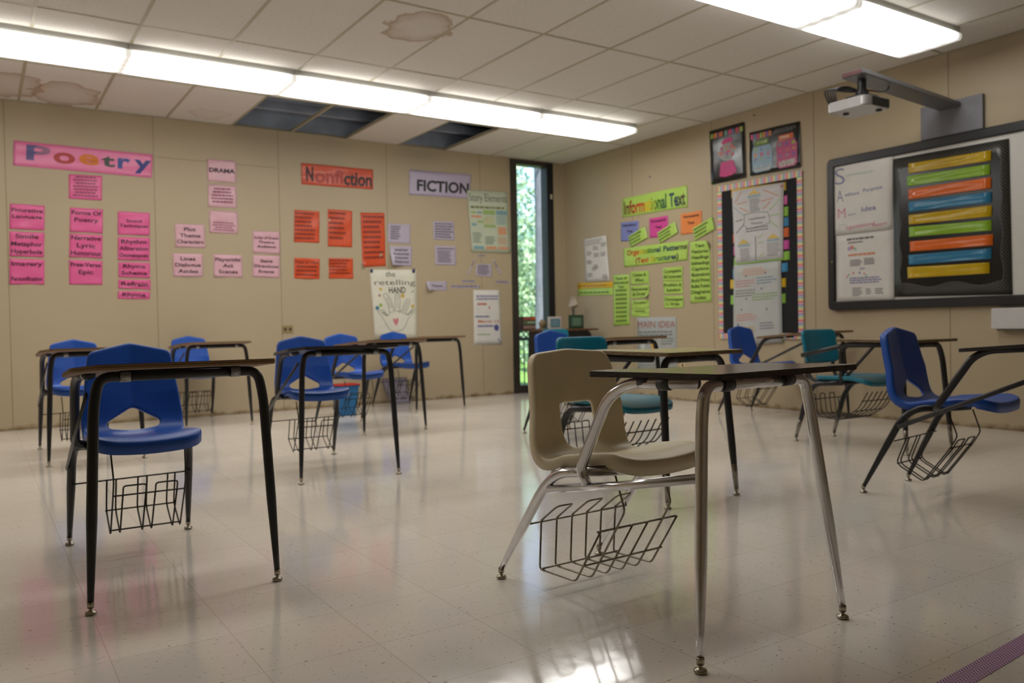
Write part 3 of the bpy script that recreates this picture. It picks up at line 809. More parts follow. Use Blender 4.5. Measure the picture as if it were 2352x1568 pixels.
# ---- teal desks with separate seat and back pads
def pad(bm, w, h, th, bow, rad, n=14, lip=0.0):
    """rounded rectangular moulded pad in the xy plane, bowed about y"""
    poly = resample(round_poly([(-w, 0), (w, 0), (w, h), (-w, h)], rad, 6), 72); c = (0, h/2)
    def z(x, y): return bow*(x/w)**2 - lip*max(0, (y-h*.62)/(h*.38))**2
    top = []; RN = 8
    for k in range(RN+1):
        q = k/RN
        top.append([bm.verts.new((c[0]+(x-c[0])*q, c[1]+(y-c[1])*q, z(c[0]+(x-c[0])*q, c[1]+(y-c[1])*q))) for x, y in poly] if k else [bm.verts.new((c[0], c[1], z(*c)))])
    N = len(poly)
    for i in range(N): bm.faces.new((top[0][0], top[1][i], top[1][(i+1) % N]))
    for k in range(1, RN):
        for i in range(N): bm.faces.new((top[k][i], top[k+1][i], top[k+1][(i+1) % N], top[k][(i+1) % N]))
    prev = top[-1]
    for (o_, dz) in ((.006, -.003), (.008, -.009), (.006, -th)):
        cur = []
        for i, (x, y) in enumerate(poly):
            dx, dy = x-c[0], y-c[1]; L = math.hypot(dx, dy)
            cur.append(bm.verts.new((x+dx/L*o_, y+dy/L*o_, z(x, y)+dz)))
        for i in range(N): bm.faces.new((prev[i], cur[i], cur[(i+1) % N], prev[(i+1) % N]))
        prev = cur
    bot = bm.verts.new((c[0], c[1], z(*c)-th*.9))
    for i in range(N): bm.faces.new((prev[i], bot, prev[(i+1) % N]))
def make_teal():
    t = empty('student_desk', (0, 0, 0)); m = M_black; r = .0175; zc = .672
    poly = round_poly([(-.25, .045), (.262, .045), (.305, -.46), (.16, -.49), (.10, -.34), (-.24, -.30)], [.02, .02, .03, .05, .06, .03], 5)
    top_mesh(t, poly, .708, .045, -.012, .018, (M_top_pale, M_edge_pale, M_under))
    leg_tube(t, [(.236, 0, .03), (.212, -.04, .58), (.195, -.045, zc), (.12, -.045, zc)], m, r, tip=.010, taper=.2, sleeve=.16)
    leg_tube(t, [(-.236, 0, .03), (-.212, -.04, .58), (-.175, -.045, zc), (-.10, -.045, zc)], m, r, tip=.010, taper=.2, sleeve=.16)
    bm = bmesh.new(); tube(bm, [(.13, -.045, zc), (-.11, -.045, zc)], r*.995, 14); obj('crossbar', bm, m, t, True)
    leg_tube(t, [(.262, -.815, .03), (.262, -.725, .300), (.262, -.66, .408), (.262, -.44, .425)], m, r, tip=.010, taper=.2, sleeve=.15)
    leg_tube(t, [(-.135, -.81, .03), (-.125, -.72, .300), (-.12, -.64, .408), (-.10, -.42, .425)], m, r, tip=.010, taper=.2, sleeve=.15)
    bm = bmesh.new(); tube(bm, fillet([(.262, -.44, .415), (.262, -.44, .64), (.262, -.40, .675), (.25, -.07, .680)], .05, 6), r, 12); obj('side_post', bm, m, t, True)
    bm = bmesh.new(); tube(bm, fillet([(.262, -.755, .60), (.262, -.50, .655), (.262, -.38, .678)], .04, 5), r*.9, 12); obj('side_arm', bm, m, t, True)
    bm = bmesh.new(); tube(bm, [(.262, -.425, .445), (.26, -.20, .672)], .011, 8, flat=.5); obj('brace', bm, m, t, True)
    for s, x in ((1, .225), (-1, -.045)):
        bm = bmesh.new(); tube(bm, fillet([(x, -.45, .428), (x, -.70, .428), (x, -.735, .47), (x, -.775, .72)], .06, 6), .013, 10); obj('back_post', bm, m, t, True)
    bm = bmesh.new(); tube(bm, [(.262, -.44, .424), (-.10, -.44, .424)], .014, 10); obj('seat_rail', bm, m, t, True)
    bm = bmesh.new(); pad(bm, .175, .40, .03, .012, .05, lip=.03)
    for v in bm.verts: v.co = Vector((v.co.x+.09, v.co.y-.65, v.co.z+.456+ (v.co.y)*.02))
    obj('seat', bm, M_teal, t, True)
    bm = bmesh.new(); pad(bm, .165, .225, .022, .028, .04)
    for v in bm.verts:
        x, y, z = v.co; v.co = Vector((x+.09, -.738-.17*y+z, .548+y*.985+z*.17))
    obj('backrest', bm, M_teal, t, True)
    b = bmesh.new(); rw = .0033
    ws = [.23, .18, .13, .08, .03, -.02, -.06]
    for i, x in enumerate(ws):
        tube(b, fillet([(x, -.715, .295), (x, -.70, .185), (x, -.47, .175), (x, -.34, .26), (x, -.27, .37)], .03, 4), rw, 6)
    for a in (0, 2, 4): tube(b, fillet([(ws[a], -.715, .295), (ws[a], -.717, .33), (ws[a+1], -.717, .33), (ws[a+1], -.715, .295)], .01, 3), rw, 6)
    for (y, z) in ((-.715, .295), (-.70, .19), (-.585, .18), (-.45, .19), (-.37, .24), (-.31, .31)):
        tube(b, [(.262 if z > .29 and y < -.6 else .235, y, z), (-.12 if z > .29 and y < -.6 else -.065, y, z)], rw, 6)
    obj('book_basket', b, M_wire, t, True)
    return t
pt = make_teal(); pt.location = (-3.535, -5.712, 0); pt.rotation_euler = (0, 0, R_(-88.0-90))
tag(pt, 'student desk with teal seat and pale top, right behind the beige-seated chrome desk', 'desk', 'teal-seated student desks')
o = copy_tree(pt); o.location = (-1.37, -5.567, 0); o.rotation_euler = (0, 0, R_(-92.5-90))
tag(o, 'student desk with teal seat and pale top standing below the interactive whiteboard', 'desk', 'teal-seated student desks')
# yellow note on the near teal desk
bm = bmesh.new(); p = on_z(1540, 802, .7105); box(bm, p.x-.025, p.x+.025, p.y-.03, p.y+.03, .7072, .7082)
tag(obj('sticky_note', bm, mat('yellow_note', rgb(232, 206, 40), .8, noise=.05)), 'small yellow sticky note lying on the pale-topped teal desk', 'sticky note')

# ------------------------------------------------------------------ papers, posters and lettering on the walls
_txt = {}
def text_mesh(s, bold=0.0):
    """flat outline of a word scaled to the unit square; returns verts and faces"""
    key = (s, bold)
    if key in _txt: return _txt[key]
    cu = bpy.data.curves.new('t', 'FONT'); cu.body = s; cu.size = 1; cu.offset = bold; cu.resolution_u = 3
    o = bpy.data.objects.new('t', cu); COL.objects.link(o)
    bpy.context.view_layer.update()
    me = bpy.data.meshes.new_from_object(o.evaluated_get(bpy.context.evaluated_depsgraph_get()))
    bpy.data.objects.remove(o); bpy.data.curves.remove(cu)
    V = [(v.co.x, v.co.y) for v in me.vertices]; Fc = [tuple(p.vertices) for p in me.polygons]
    bpy.data.meshes.remove(me)
    x0 = min(v[0] for v in V); x1 = max(v[0] for v in V)
    # keep true cap/descender proportions: 0 = baseline, 1 = cap height
    V = [((x-x0)/max(1e-6, x1-x0), y/.73) for x, y in V]
    _txt[key] = (V, Fc, (x1-x0)/.73); return _txt[key]

class Sheet:
    """a sheet pinned to a wall; quad = pixel corners TL TR BR BL of the thing on that wall plane"""
    def __init__(s, wall, quad, off=.0012, wave=.0015, curl=None, thick=.0008, seed=0):
        s.wall = wall
        if wall == 'back': s.q = [on_y(*p, 0.0) for p in quad]; s.n = Vector((0, -1, 0))
        else: s.q = [on_x(*p, 0.0) for p in quad]; s.n = Vector((-1, 0, 0))
        s.off, s.wave, s.curl, s.th = off, wave, curl, thick
        rnd = random.Random(seed); s.ph = [rnd.uniform(0, 6) for _ in range(4)]
        s.c = (s.q[0]+s.q[1]+s.q[2]+s.q[3])/4
        s.w = ((s.q[1]-s.q[0]).length+(s.q[2]-s.q[3]).length)/2
        s.h = ((s.q[3]-s.q[0]).length+(s.q[2]-s.q[1]).length)/2
    def P(s, u, v, lift=0.0):
        tl, tr, br, bl = s.q
        p = (tl*(1-u)+tr*u)*(1-v)+(bl*(1-u)+br*u)*v
        d = s.off+lift+s.wave*(1+math.sin(u*7+s.ph[0])*math.cos(v*5+s.ph[1])+.5*math.sin(v*11+u*4+s.ph[2]))
        if s.curl:
            cu, cv, rad, hgt = s.curl          # corner or edge that lifts off the wall
            dd = math.hypot((u-cu)*s.w if cu is not None else 0, (v-cv)*s.h if cv is not None else 0)/rad
            if dd < 1: d += hgt*(1-dd)**2
        return p+s.n*d
    def build(s, name, m, nu=10, nv=10, parent=None):
        bm = bmesh.new(); g = []; bk = []
        for j in range(nv+1):
            g.append([bm.verts.new(s.P(i/nu, j/nv)) for i in range(nu+1)])
            bk.append([bm.verts.new(s.P(i/nu, j/nv, -s.th)) for i in range(nu+1)])
        for j in range(nv):
            for i in range(nu):
                bm.faces.new((g[j][i], g[j+1][i], g[j+1][i+1], g[j][i+1]))
                bm.faces.new((bk[j][i], bk[j][i+1], bk[j+1][i+1], bk[j+1][i]))
        ring = [(0, i) for i in range(nu)]+[(j, nu) for j in range(nv)]+[(nv, nu-i) for i in range(nu)]+[(nv-j, 0) for j in range(nv)]
        for k in range(len(ring)):
            a, b = ring[k], ring[(k+1) % len(ring)]
            bm.faces.new((g[a[0]][a[1]], g[b[0]][b[1]], bk[b[0]][b[1]], bk[a[0]][a[1]]))
        bmesh.ops.recalc_face_normals(bm, faces=bm.faces)
        me = bpy.data.meshes.new(name); bm.to_mesh(me); bm.free()
        o = link(name, me, m, parent)
        for p in me.polygons: p.use_smooth = len(p.vertices) == 4 and p.area > 1e-6
        return o
class Marks:
    """everything printed or drawn on one sheet, as one mesh with one slot per ink"""
    def __init__(s, sheet, lift=.0018): s.sh = sheet; s.bm = bmesh.new(); s.m = []; s.lift = lift; s.k = 0
    def slot(s, m):
        if m not in s.m: s.m.append(m)
        return s.m.index(m)
    def poly(s, pts, m):
        k = s.slot(m)
        s.k += 1; vs = [s.bm.verts.new((u, v, s.k*2e-6)) for u, v in pts]
        try: f = s.bm.faces.new(vs); f.material_index = k
        except ValueError: pass
    def text(s, t, u0, u1, v0, v1, m, bold=.02, slant=0.0):
        """v0 = cap line, v1 = baseline; m may be a list of inks spread over the word"""
        V, Fc, asp = text_mesh(t, bold)
        ms = m if isinstance(m, list) else [m]; ks = [s.slot(x) for x in ms]
        s.k += 1; vs = [s.bm.verts.new((u0+(u1-u0)*x, v1+(v0-v1)*y+slant*x, s.k*2e-6)) for x, y in V]
        for f in Fc:
            cx = sum(V[i][0] for i in f)/len(f)
            try: q = s.bm.faces.new([vs[i] for i in f]); q.material_index = ks[min(len(ks)-1, int(cx*len(ks)))]
            except ValueError: pass
    def fit(s, t, uc, vtop, hgt, m, maxw=.9, bold=.02):
        V, Fc, asp = text_mesh(t, bold); w = min(maxw, 1.4*asp*hgt*s.sh.h/s.sh.w)
        s.text(t, uc-w/2, uc+w/2, vtop, vtop+hgt, m, bold)
    def rows(s, n, v0, v1, m, u0=.1, u1=.9, fill=.5, seed=0, center=False):
        """lines of print too small to read: broken word-length strokes"""
        r = random.Random(seed); st = (v1-v0)/n
        for i in range(n):
            end = u1-(r.random()*.25*(u1-u0)); u = u0
            if center: u = u0+(u1-end)/2; end = end+(u1-end)/2
            while u < end-.02:
                w = min(r.uniform(.06, .16)*(u1-u0), end-u); y = v0+i*st
                s.poly([(u, y), (u+w, y), (u+w, y+st*fill), (u, y+st*fill)], m); u += w+.02*(u1-u0)
    def line(s, pts, w, m, closed=False):
        P = list(pts)+([pts[0]] if closed else []); asp = s.sh.w/s.sh.h
        for (a, b), (c, d) in zip(P, P[1:]):
            dx, dy = (c-a)*asp, d-b; L = math.hypot(dx, dy)
            if L < 1e-6: continue
            nx, ny = -dy/L*w/asp, dx/L*w
            s.poly([(a+nx, b+ny), (c+nx, d+ny), (c-nx, d-ny), (a-nx, b-ny)], m)
    def disc(s, u, v, r, m, n=14, ry=None):
        asp = s.sh.w/s.sh.h; ry = ry or r
        s.poly([(u+r/asp*math.cos(2*PI*k/n), v+ry*math.sin(2*PI*k/n)) for k in range(n)], m)
    def mapped(s):
        """split long edges in the flat pattern, then lay it on the curved sheet"""
        sh, bm = s.sh, s.bm
        bmesh.ops.triangulate(bm, faces=bm.faces)
        lim = max(.012, min(sh.w, sh.h)/9)
        for _ in range(4):
            L = [e for e in bm.edges if math.hypot((e.verts[0].co.x-e.verts[1].co.x)*sh.w, (e.verts[0].co.y-e.verts[1].co.y)*sh.h) > lim]
            if not L: break
            bmesh.ops.subdivide_edges(bm, edges=L, cuts=1); bmesh.ops.triangulate(bm, faces=[f for f in bm.faces if len(f.verts) > 3])
        for v in bm.verts: v.co = sh.P(v.co.x, v.co.y, s.lift+v.co.z)
        return bm
    def done(s, name='lettering', parent=None, into=None):
        if not s.m: s.bm.free(); return
        bm = s.mapped()
        if into:
            k = len(into.data.materials)
            for f in bm.faces: f.material_index += k
            bm.from_mesh(into.data); bm.to_mesh(into.data); bm.free()
            for m in s.m: into.data.materials.append(m)
            return into
        me = bpy.data.meshes.new(name); bm.to_mesh(me); bm.free(); return link(name, me, s.m, parent)

def cq(ox, oy, sc, pts): return [(ox+x/sc, oy+y/sc) for x, y in pts]
_seed = [0]
def paper(name, wall, quad, m, label, cat, lines=(), inkm=None, bold=.012, group=None, off=.0012, wave=.0015, curl=None, draw=None, vpad=.1, hfill=.74, nuv=(10, 10)):
    _seed[0] += 1
    sh = Sheet(wall, quad, off, wave, curl, seed=_seed[0])
    o = sh.build(name, m, *nuv); tag(o, label, cat, group)
    mk = Marks(sh)
    if lines:
        n = len(lines); st = (1-2*vpad)/n
        for i, t in enumerate(lines):
            if not t: continue
            if t.startswith('~'): mk.rows(int(t[1:]), vpad+i*st, vpad+(i+1)*st, SOFT.get(inkm.name, inkm), seed=_seed[0], center=True); continue
            mk.fit(t, .5, vpad+i*st+st*(1-hfill)/2, st*hfill*.8, inkm, .9, bold)
    if draw: draw(mk)
    mk.done(into=o)
    return o

K_dark = ink(52, 22, 34); K_black = ink(30, 28, 28); K_grey = ink(96, 92, 92); K_brown = ink(128, 40, 20); K_green = ink(78, 98, 36); K_lil = ink(92, 84, 100)
PINK = paper_mat(222, 96, 150); PINK2 = paper_mat(226, 120, 164); PALE = paper_mat(214, 168, 178); ORG = paper_mat(208, 80, 40); LIL = paper_mat(178, 168, 184); GRN = paper_mat(172, 206, 96)
WHITE = paper_mat(214, 210, 204, False); CREAM = paper_mat(218, 214, 196, False)
SOFT = {K_dark.name: ink(138, 70, 96), K_green.name: ink(104, 132, 50), K_lil.name: ink(112, 104, 120)}
A = lambda pts: cq(0, 280, 3.7325, pts)
def poetry(mk):
    for t, (u0, u1, v0, v1), c in (('P', (.085, .25, .10, .70), [ink(92, 84, 132), ink(150, 104, 134)]), ('o', (.27, .425, .30, .72), ink(178, 62, 60)), ('e', (.45, .595, .26, .68), ink(214, 120, 40)),
                                   ('t', (.615, .715, .18, .68), ink(74, 84, 70)), ('r', (.735, .83, .28, .70), ink(66, 84, 150)), ('y', (.86, .99, .30, .66), ink(52, 62, 130))):
        a = .10+.0*u0
        if t in 'P': mk.text(t, u0, u1, v0, v1, c, .03)
        elif t == 't': mk.text(t, u0, u1, v0-.02, v1, c, .03)
        elif t == 'y': mk.text(t, u0, u1, v0-.22, v1, c, .03)
        else: mk.text(t, u0, u1, v0-.22, v1, c, .03)
paper('banner', 'back', A([(118, 158), (1308, 282), (1302, 480), (112, 372)]), PINK2, 'pink laminated banner reading Poetry in multicoloured letters', 'banner', wave=.004, draw=poetry, nuv=(40, 8))
PK = 'bright pink poetry cards'
for q, ln, lab, v in (
    ([(590, 448), (875, 462), (872, 672), (590, 658)], ['~7'], 'bright pink card of small print right under the poetry banner', .06),
    ([(85, 700), (383, 718), (380, 930), (80, 915)], ['Figurative', 'Language', ''], 'bright pink card reading Figurative Language', .12),
    ([(80, 938), (381, 950), (376, 1160), (80, 1150)], ['Simile', 'Metaphor', 'Hyperbole'], 'bright pink card reading Simile Metaphor Hyperbole', .04),
    ([(80, 1170), (381, 1180), (380, 1392), (80, 1392)], ['Imagery', '', 'Personification'], 'bright pink card reading Imagery and Personification', .06),
    ([(600, 733), (882, 750), (880, 955), (597, 940)], ['Forms Of', 'Poetry', ''], 'bright pink card reading Forms Of Poetry', .06),
    ([(597, 955), (880, 970), (875, 1170), (592, 1158)], ['Narrative', 'Lyric', 'Humorous'], 'bright pink card reading Narrative Lyric Humorous', .02),
    ([(592, 1180), (878, 1192), (877, 1395), (592, 1392)], ['Free-Verse', 'Epic', ''], 'bright pink card reading Free-Verse and Epic', .05),
    ([(1010, 768), (1283, 780), (1283, 975), (1010, 965)], ['', 'Sound', 'Techniques', ''], 'bright pink card reading Sound Techniques', .06),
    ([(1010, 985), (1283, 993), (1283, 1190), (1010, 1183)], ['Rhythm', 'Alliteration', 'Onomatopoeia'], 'bright pink card reading Rhythm Alliteration Onomatopoeia', .06),
    ([(1015, 1200), (1285, 1208), (1285, 1338), (1015, 1330)], ['Rhyme', 'Scheme'], 'bright pink card reading Rhyme Scheme', .06),
    ([(1015, 1350), (1290, 1355), (1290, 1438), (1013, 1425)], ['Refrain'], 'narrow bright pink strip reading Refrain', .08),
    ([(1012, 1448), (1285, 1455), (1283, 1520), (1010, 1515)], ['Rhyme'], 'narrow bright pink strip reading Rhyme, lowest on the wall', .05)):
    paper('card', 'back', A(q), PINK, lab, 'wall card', ln, K_dark, .02, PK, vpad=v, wave=.003)
B = lambda pts: cq(370, 340, 4.3545, pts)
PL = 'pale pink drama cards'
for q, ln, lab, kw in (
    ([(462, 108), (750, 130), (752, 352), (465, 330)], ['', 'DRAMA', ''], 'pale pink card reading DRAMA in heavy black letters', dict(bold=.04, hfill=.9)),
    ([(468, 362), (750, 378), (757, 600), (470, 588)], ['~5'], 'pale pink card of small print directly under the DRAMA card', dict(vpad=.14)),
    ([(480, 622), (765, 640), (770, 857), (487, 845)], ['', '~4'], 'pale pink card of small print third from the top of the drama column', dict(vpad=.06)),
    ([(137, 757), (432, 768), (440, 998), (145, 990)], ['Plot', 'Theme', 'Characters'], 'pale pink card reading Plot Theme Characters', {}),
    ([(117, 1052), (413, 1060), (418, 1290), (122, 1285)], ['Lines', 'Dialogue', 'Asides'], 'pale pink card reading Lines Dialogue Asides', {}),
    ([(525, 1062), (808, 1070), (812, 1295), (527, 1288)], ['Playwright', 'Act', 'Scenes'], 'pale pink card reading Playwright Act Scenes', {}),
    ([(915, 828), (1185, 840), (1188, 1058), (918, 1048)], ['Script of Drama', 'Theatre', 'Audience'], 'pale pink card of three thin lines, upper one beside the orange cards', dict(vpad=.2)),
    ([(917, 1070), (1185, 1080), (1185, 1298), (915, 1288)], ['Stage', 'Directions', 'Events'], 'pale pink card reading Stage Directions Events', dict(vpad=.14))):
    paper('card', 'back', B(q), PALE, lab, 'wall card', ln, K_dark, kw.pop('bold', .02), PL, wave=.003, **kw)
C_ = lambda pts: cq(640, 340, 4.357, pts)
def nonfic(mk):
    mk.text('N', .06, .16, .12, .80, ink(70, 40, 44), .04); mk.text('onfi', .18, .57, .16, .84, ink(176, 74, 66), .03); mk.text('ction', .58, .98, .18, .86, ink(58, 44, 44), .03)
paper('banner', 'back', C_([(225, 150), (943, 215), (943, 415), (228, 362)]), paper_mat(208, 88, 62), 'orange laminated banner reading Nonfiction', 'banner', wave=.005, draw=nonfic, nuv=(30, 8))
OG = 'orange nonfiction cards'
def rows_l(n, v0, v1, m, u0=.08, u1=.92):
    return lambda mk: mk.rows(n, v0, v1, m, u0, u1, .5, seed=int(v0*100+n+u1*31))
for q, dr, lab, kw in (
    ([(155, 618), (407, 635), (405, 948), (152, 940)], rows_l(7, .06, .97, K_brown, .03, .9), 'orange card of print, upper left of the orange group', {}),
    ([(490, 612), (735, 628), (732, 993), (492, 982)], rows_l(6, .06, .86, K_brown, .05, .8), 'orange card of print, upper middle of the orange group', {}),
    ([(818, 645), (1057, 650), (1070, 1180), (840, 1190)], rows_l(9, .05, .9, K_brown, .08, .95), 'tall orange card with a curled lower corner', dict(curl=(0, 1, .06, .05))),
    ([(155, 1097), (408, 1107), (408, 1312), (155, 1305)], None, 'orange card headed Point of View', {}),
    ([(500, 1100), (742, 1105), (745, 1305), (502, 1305)], rows_l(5, .06, .85, K_brown, .03, .95), 'small orange card of print, lower middle of the orange group', {})):
    o = paper('card', 'back', C_(q), ORG, lab, 'wall card', (['Point of View', '', ''] if dr is None else ()), K_brown, .02, OG, draw=dr if dr else rows_l(3, .36, .95, K_brown), wave=.0035, nuv=(12, 18), vpad=.06, **kw)
D_ = lambda pts: cq(840, 360, 3.408, pts)
paper('banner', 'back', D_([(340, 100), (825, 140), (815, 328), (340, 297)]), paper_mat(176, 164, 186), 'lilac laminated banner reading FICTION in black letters', 'banner', wave=.003, off=.0012, nuv=(30, 10),
      draw=lambda mk: mk.text('FICTION', .12, .97, .36, .80, K_black, .035))
LG = 'lilac fiction cards'
for q, ln, dr, lab, kw in (
    ([(172, 520), (350, 530), (347, 683), (172, 672)], (), rows_l(6, .12, .85, K_lil, .12, .6), 'lilac card with a narrow list, beside the tall orange card', {}),
    ([(187, 697), (362, 700), (358, 855), (195, 852)], ['Internal', 'Response', 'External', 'Response'], None, 'lilac card reading Internal Response External Response, corner peeling', dict(curl=(0, 1, .22, .07))),
    ([(527, 502), (690, 507), (695, 655), (530, 647)], (), rows_l(6, .1, .95, K_lil, .08, .95), 'lilac card of close print below the FICTION banner', {}),
    ([(540, 697), (705, 700), (707, 850), (545, 845)], ['~1', '', '', '', ''], rows_l(6, .26, .9, K_lil, .12, .85), 'lilac card with two columns of print, lower one below the FICTION banner', {}),
    ([(472, 975), (635, 975), (635, 1045), (478, 1048)], ['Theme'], None, 'small lilac strip reading Theme, peeling at one corner', dict(curl=(0, 1, .15, .06), hfill=.4)),
    ([(863, 840), (985, 838), (987, 942), (862, 930)], (), rows_l(5, .1, .9, K_lil, .1, .9), 'small lilac card inside the triangle of strips', {}),
    ([(878, 768), (942, 768), (942, 780), (878, 780)], (), rows_l(1, .1, .9, K_lil, .02, .98), 'tiny lilac strip at the tip of the plot triangle', {}),
    ([(848, 798), (858, 802), (806, 922), (794, 918)], (), rows_l(1, .1, .9, K_lil, .3, .7), 'narrow lilac strip leaning right, left side of the plot triangle', {}),
    ([(992, 806), (1002, 804), (1066, 918), (1052, 922)], (), rows_l(1, .1, .9, K_lil, .3, .7), 'narrow lilac strip leaning left, right side of the plot triangle', {}),
    ([(753, 964), (857, 966), (857, 984), (753, 984)], (), rows_l(1, .2, .9, K_lil, .02, .98), 'small lilac strip at the lower left of the plot triangle', {}),
    ([(1018, 968), (1122, 972), (1122, 992), (1018, 988)], (), rows_l(1, .2, .9, K_lil, .02, .98), 'small lilac strip at the lower right of the plot triangle', {}),
    ([(663, 1004), (893, 1006), (893, 1028), (663, 1026)], (), rows_l(1, .2, .9, K_lil, .02, .98), 'long lilac strip under the lower left of the plot triangle', {})):
    paper('card', 'back', D_(q), LIL, lab, 'wall card', ln, K_lil, .03, LG, draw=dr, nuv=(14, 14), **kw)
def story(mk):
    g, b_, o_, t_, y_ = ink(150, 176, 104), ink(120, 158, 170), ink(204, 150, 116), ink(120, 136, 120), ink(196, 190, 120)
    mk.text('Story Elements', .03, .97, .04, .17, K_grey, .0)
    mk.rows(1, .25, .3, ink(120, 124, 84), .05, .95, .7, 3)
    for (u, v, w, h, m) in ((.05, .34, .12, .03, g), (.2, .34, .12, .03, b_), (.35, .31, .3, .07, g), (.68, .31, .28, .07, b_), (.05, .4, .25, .04, o_), (.2, .49, .14, .03, g), (.05, .53, .12, .04, b_),
                            (.7, .58, .22, .13, o_), (.35, .55, .3, .04, g), (.06, .9, .25, .05, b_), (.36, .9, .28, .05, o_), (.68, .9, .26, .05, o_)):
        mk.poly([(u, v), (u+w, v), (u+w, v+h), (u, v+h)], m)
    mk.rows(6, .68, .86, t_, .05, .3, .5, 5); mk.rows(7, .42, .54, y_, .36, .64, .5, 6); mk.rows(6, .4, .55, b_, .68, .95, .5, 7); mk.rows(5, .74, .88, t_, .36, .64, .5, 8); mk.rows(5, .75, .88, o_, .68, .95, .5, 9)
paper('poster', 'back', D_([(790, 262), (1105, 278), (1130, 752), (828, 745)]), paper_mat(188, 196, 172, False), 'pale green chart headed Story Elements next to the tall window', 'poster', draw=story, off=.0085)
def hand(mk):
    g, d = ink(134, 138, 128), ink(72, 74, 66)
    mk.text('the', .33, .53, .02, .10, d, .0); mk.text('retelling', .08, .97, .14, .22, d, -.005); mk.text('HAND', .38, .75, .245, .335, d, .02)
    # outline of a left hand: thumb, four fingers, palm
    pts = [(.10, .60), (.22, .575), (.34, .66), (.37, .62), (.36, .53), (.25, .37), (.27, .345), (.33, .345), (.42, .44), (.47, .575), (.50, .575), (.505, .45), (.52, .34), (.60, .34), (.625, .45), (.60, .585), (.65, .59), (.72, .48),
           (.79, .42), (.85, .43), (.83, .50), (.74, .625), (.80, .64), (.90, .565), (.95, .57), (.93, .61), (.80, .70), (.72, .82), (.66, .86), (.50, .89), (.36, .865), (.28, .78), (.20, .68)]
    mk.line(pts, .0035, g, True); mk.line([(.37, .62), (.50, .59), (.62, .60), (.74, .64)], .003, g)
    for (a, b2, c, d2) in ((.2, .61, .32, .67), (.33, .4, .42, .55), (.56, .36, .56, .56), (.8, .46, .69, .61), (.9, .59, .78, .66)):
        for k in range(6):
            t = (k+.5)/6; u, v = a+(c-a)*t, b2+(d2-b2)*t; mk.poly([(u-.03, v-.006), (u+.03, v-.01), (u+.03, v-.003), (u-.03, v+.001)], g)
    mk.poly([(.44, .72), (.455, .70), (.485, .70), (.505, .72), (.535, .69), (.565, .695), (.575, .73), (.55, .77), (.52, .81), (.47, .77)], ink(206, 128, 134))
    mk.disc(.205, .28, .022, ink(206, 178, 84)); mk.disc(.17, .37, .02, ink(160, 136, 120)); mk.disc(.68, .375, .03, ink(200, 170, 76)); mk.disc(.91, .525, .028, ink(200, 176, 90))
    mk.disc(.18, .51, .027, ink(156, 180, 84)); mk.disc(.10, .55, .03, ink(76, 128, 150)); mk.line([(.88, .33), (.93, .30)], .006, ink(130, 150, 120))
o = paper('poster', 'back', [(848.6, 619), (956, 619), (957, 779), (861, 779)], CREAM, 'white hand-drawn poster of an open hand with a heart in its palm', 'poster', draw=hand, wave=.003)
for k, (x, y) in enumerate(((852.5, 622), (949.5, 622))):
    sh = Sheet('back', [(x-3.2, y-3.6+k*-1), (x+3.4, y-4-k), (x+3, y+4), (x-3, y+4)], off=.009, wave=.0002, seed=k)
    tag(sh.build('tape', ink(52, 60, 96), 2, 2), 'scrap of dark blue tape holding the '+('left' if k == 0 else 'right')+' top corner of the hand poster', 'tape', 'blue tape on the hand poster')
def chartb(mk):
    b_, r_, o_, g_ = ink(112, 112, 160), ink(184, 84, 60), ink(200, 96, 50), ink(150, 170, 140)
    mk.rows(2, .1, .2, b_, .1, .95, .5, 1); mk.rows(1, .24, .28, r_, .14, .6, .8, 2); mk.poly([(.55, .30), (.62, .30), (.6, .36)], r_); mk.rows(1, .47, .51, b_, .05, .6, .7, 3)
    mk.text('March 13', .16, .92, .545, .595, o_, .01); mk.rows(1, .64, .69, b_, .14, .75, .7, 4); mk.disc(.82, .69, .05, ink(84, 82, 146), ry=.06); mk.rows(1, .8, .83, g_, .12, .7, .7, 5); mk.line([(.85, .88), (.93, .96)], .01, b_)
paper('poster', 'back', D_([(842, 1042), (1045, 1043), (1067, 1468), (848, 1473)]), WHITE, 'white chart of marker notes on the back wall, beside the tall window', 'poster', draw=chartb)
# outlet on the back wall
def outlet(wall, px, py, label):
    pt_ = on_y(px, py) if wall == 'back' else on_x(px, py)
    t = empty('wall_outlet', pt_, 0 if wall == 'back' else -PI/2); tag(t, label, 'wall outlet')
    bm = bmesh.new()
    W, Hh = (.058, .04) if wall == 'back' else (.036, .058)
    box(bm, -W, W, -.007, -.0005, -Hh, Hh, bev=.003); obj('cover_plate', bm, mat('brass_toned_plate' if wall == 'back' else 'cream_plate', rgb(150, 128, 88) if wall == 'back' else rgb(208, 192, 150), .5, noise=.1), t)
    for s in (-1, 1):
        bm = bmesh.new(); cx, cz = ((s*.026, 0) if wall == 'back' else (0, s*.022))
        prism(bm, round_poly([(cx-.014, cz-.016), (cx+.014, cz-.016), (cx+.014, cz+.016), (cx-.014, cz+.016)], .008, 4), .0071, .0095)
        for v in bm.verts: v.co = Vector((v.co.x, -v.co.z, v.co.y))
        obj('socket', bm, mat('dark_socket', rgb(70, 58, 44), .6, noise=.1), t)
outlet('back', 660.5, 756, 'brass-toned double outlet low on the back wall')
outlet('right', 1569, 834, 'cream wall outlet low on the right wall, beside the main idea poster')

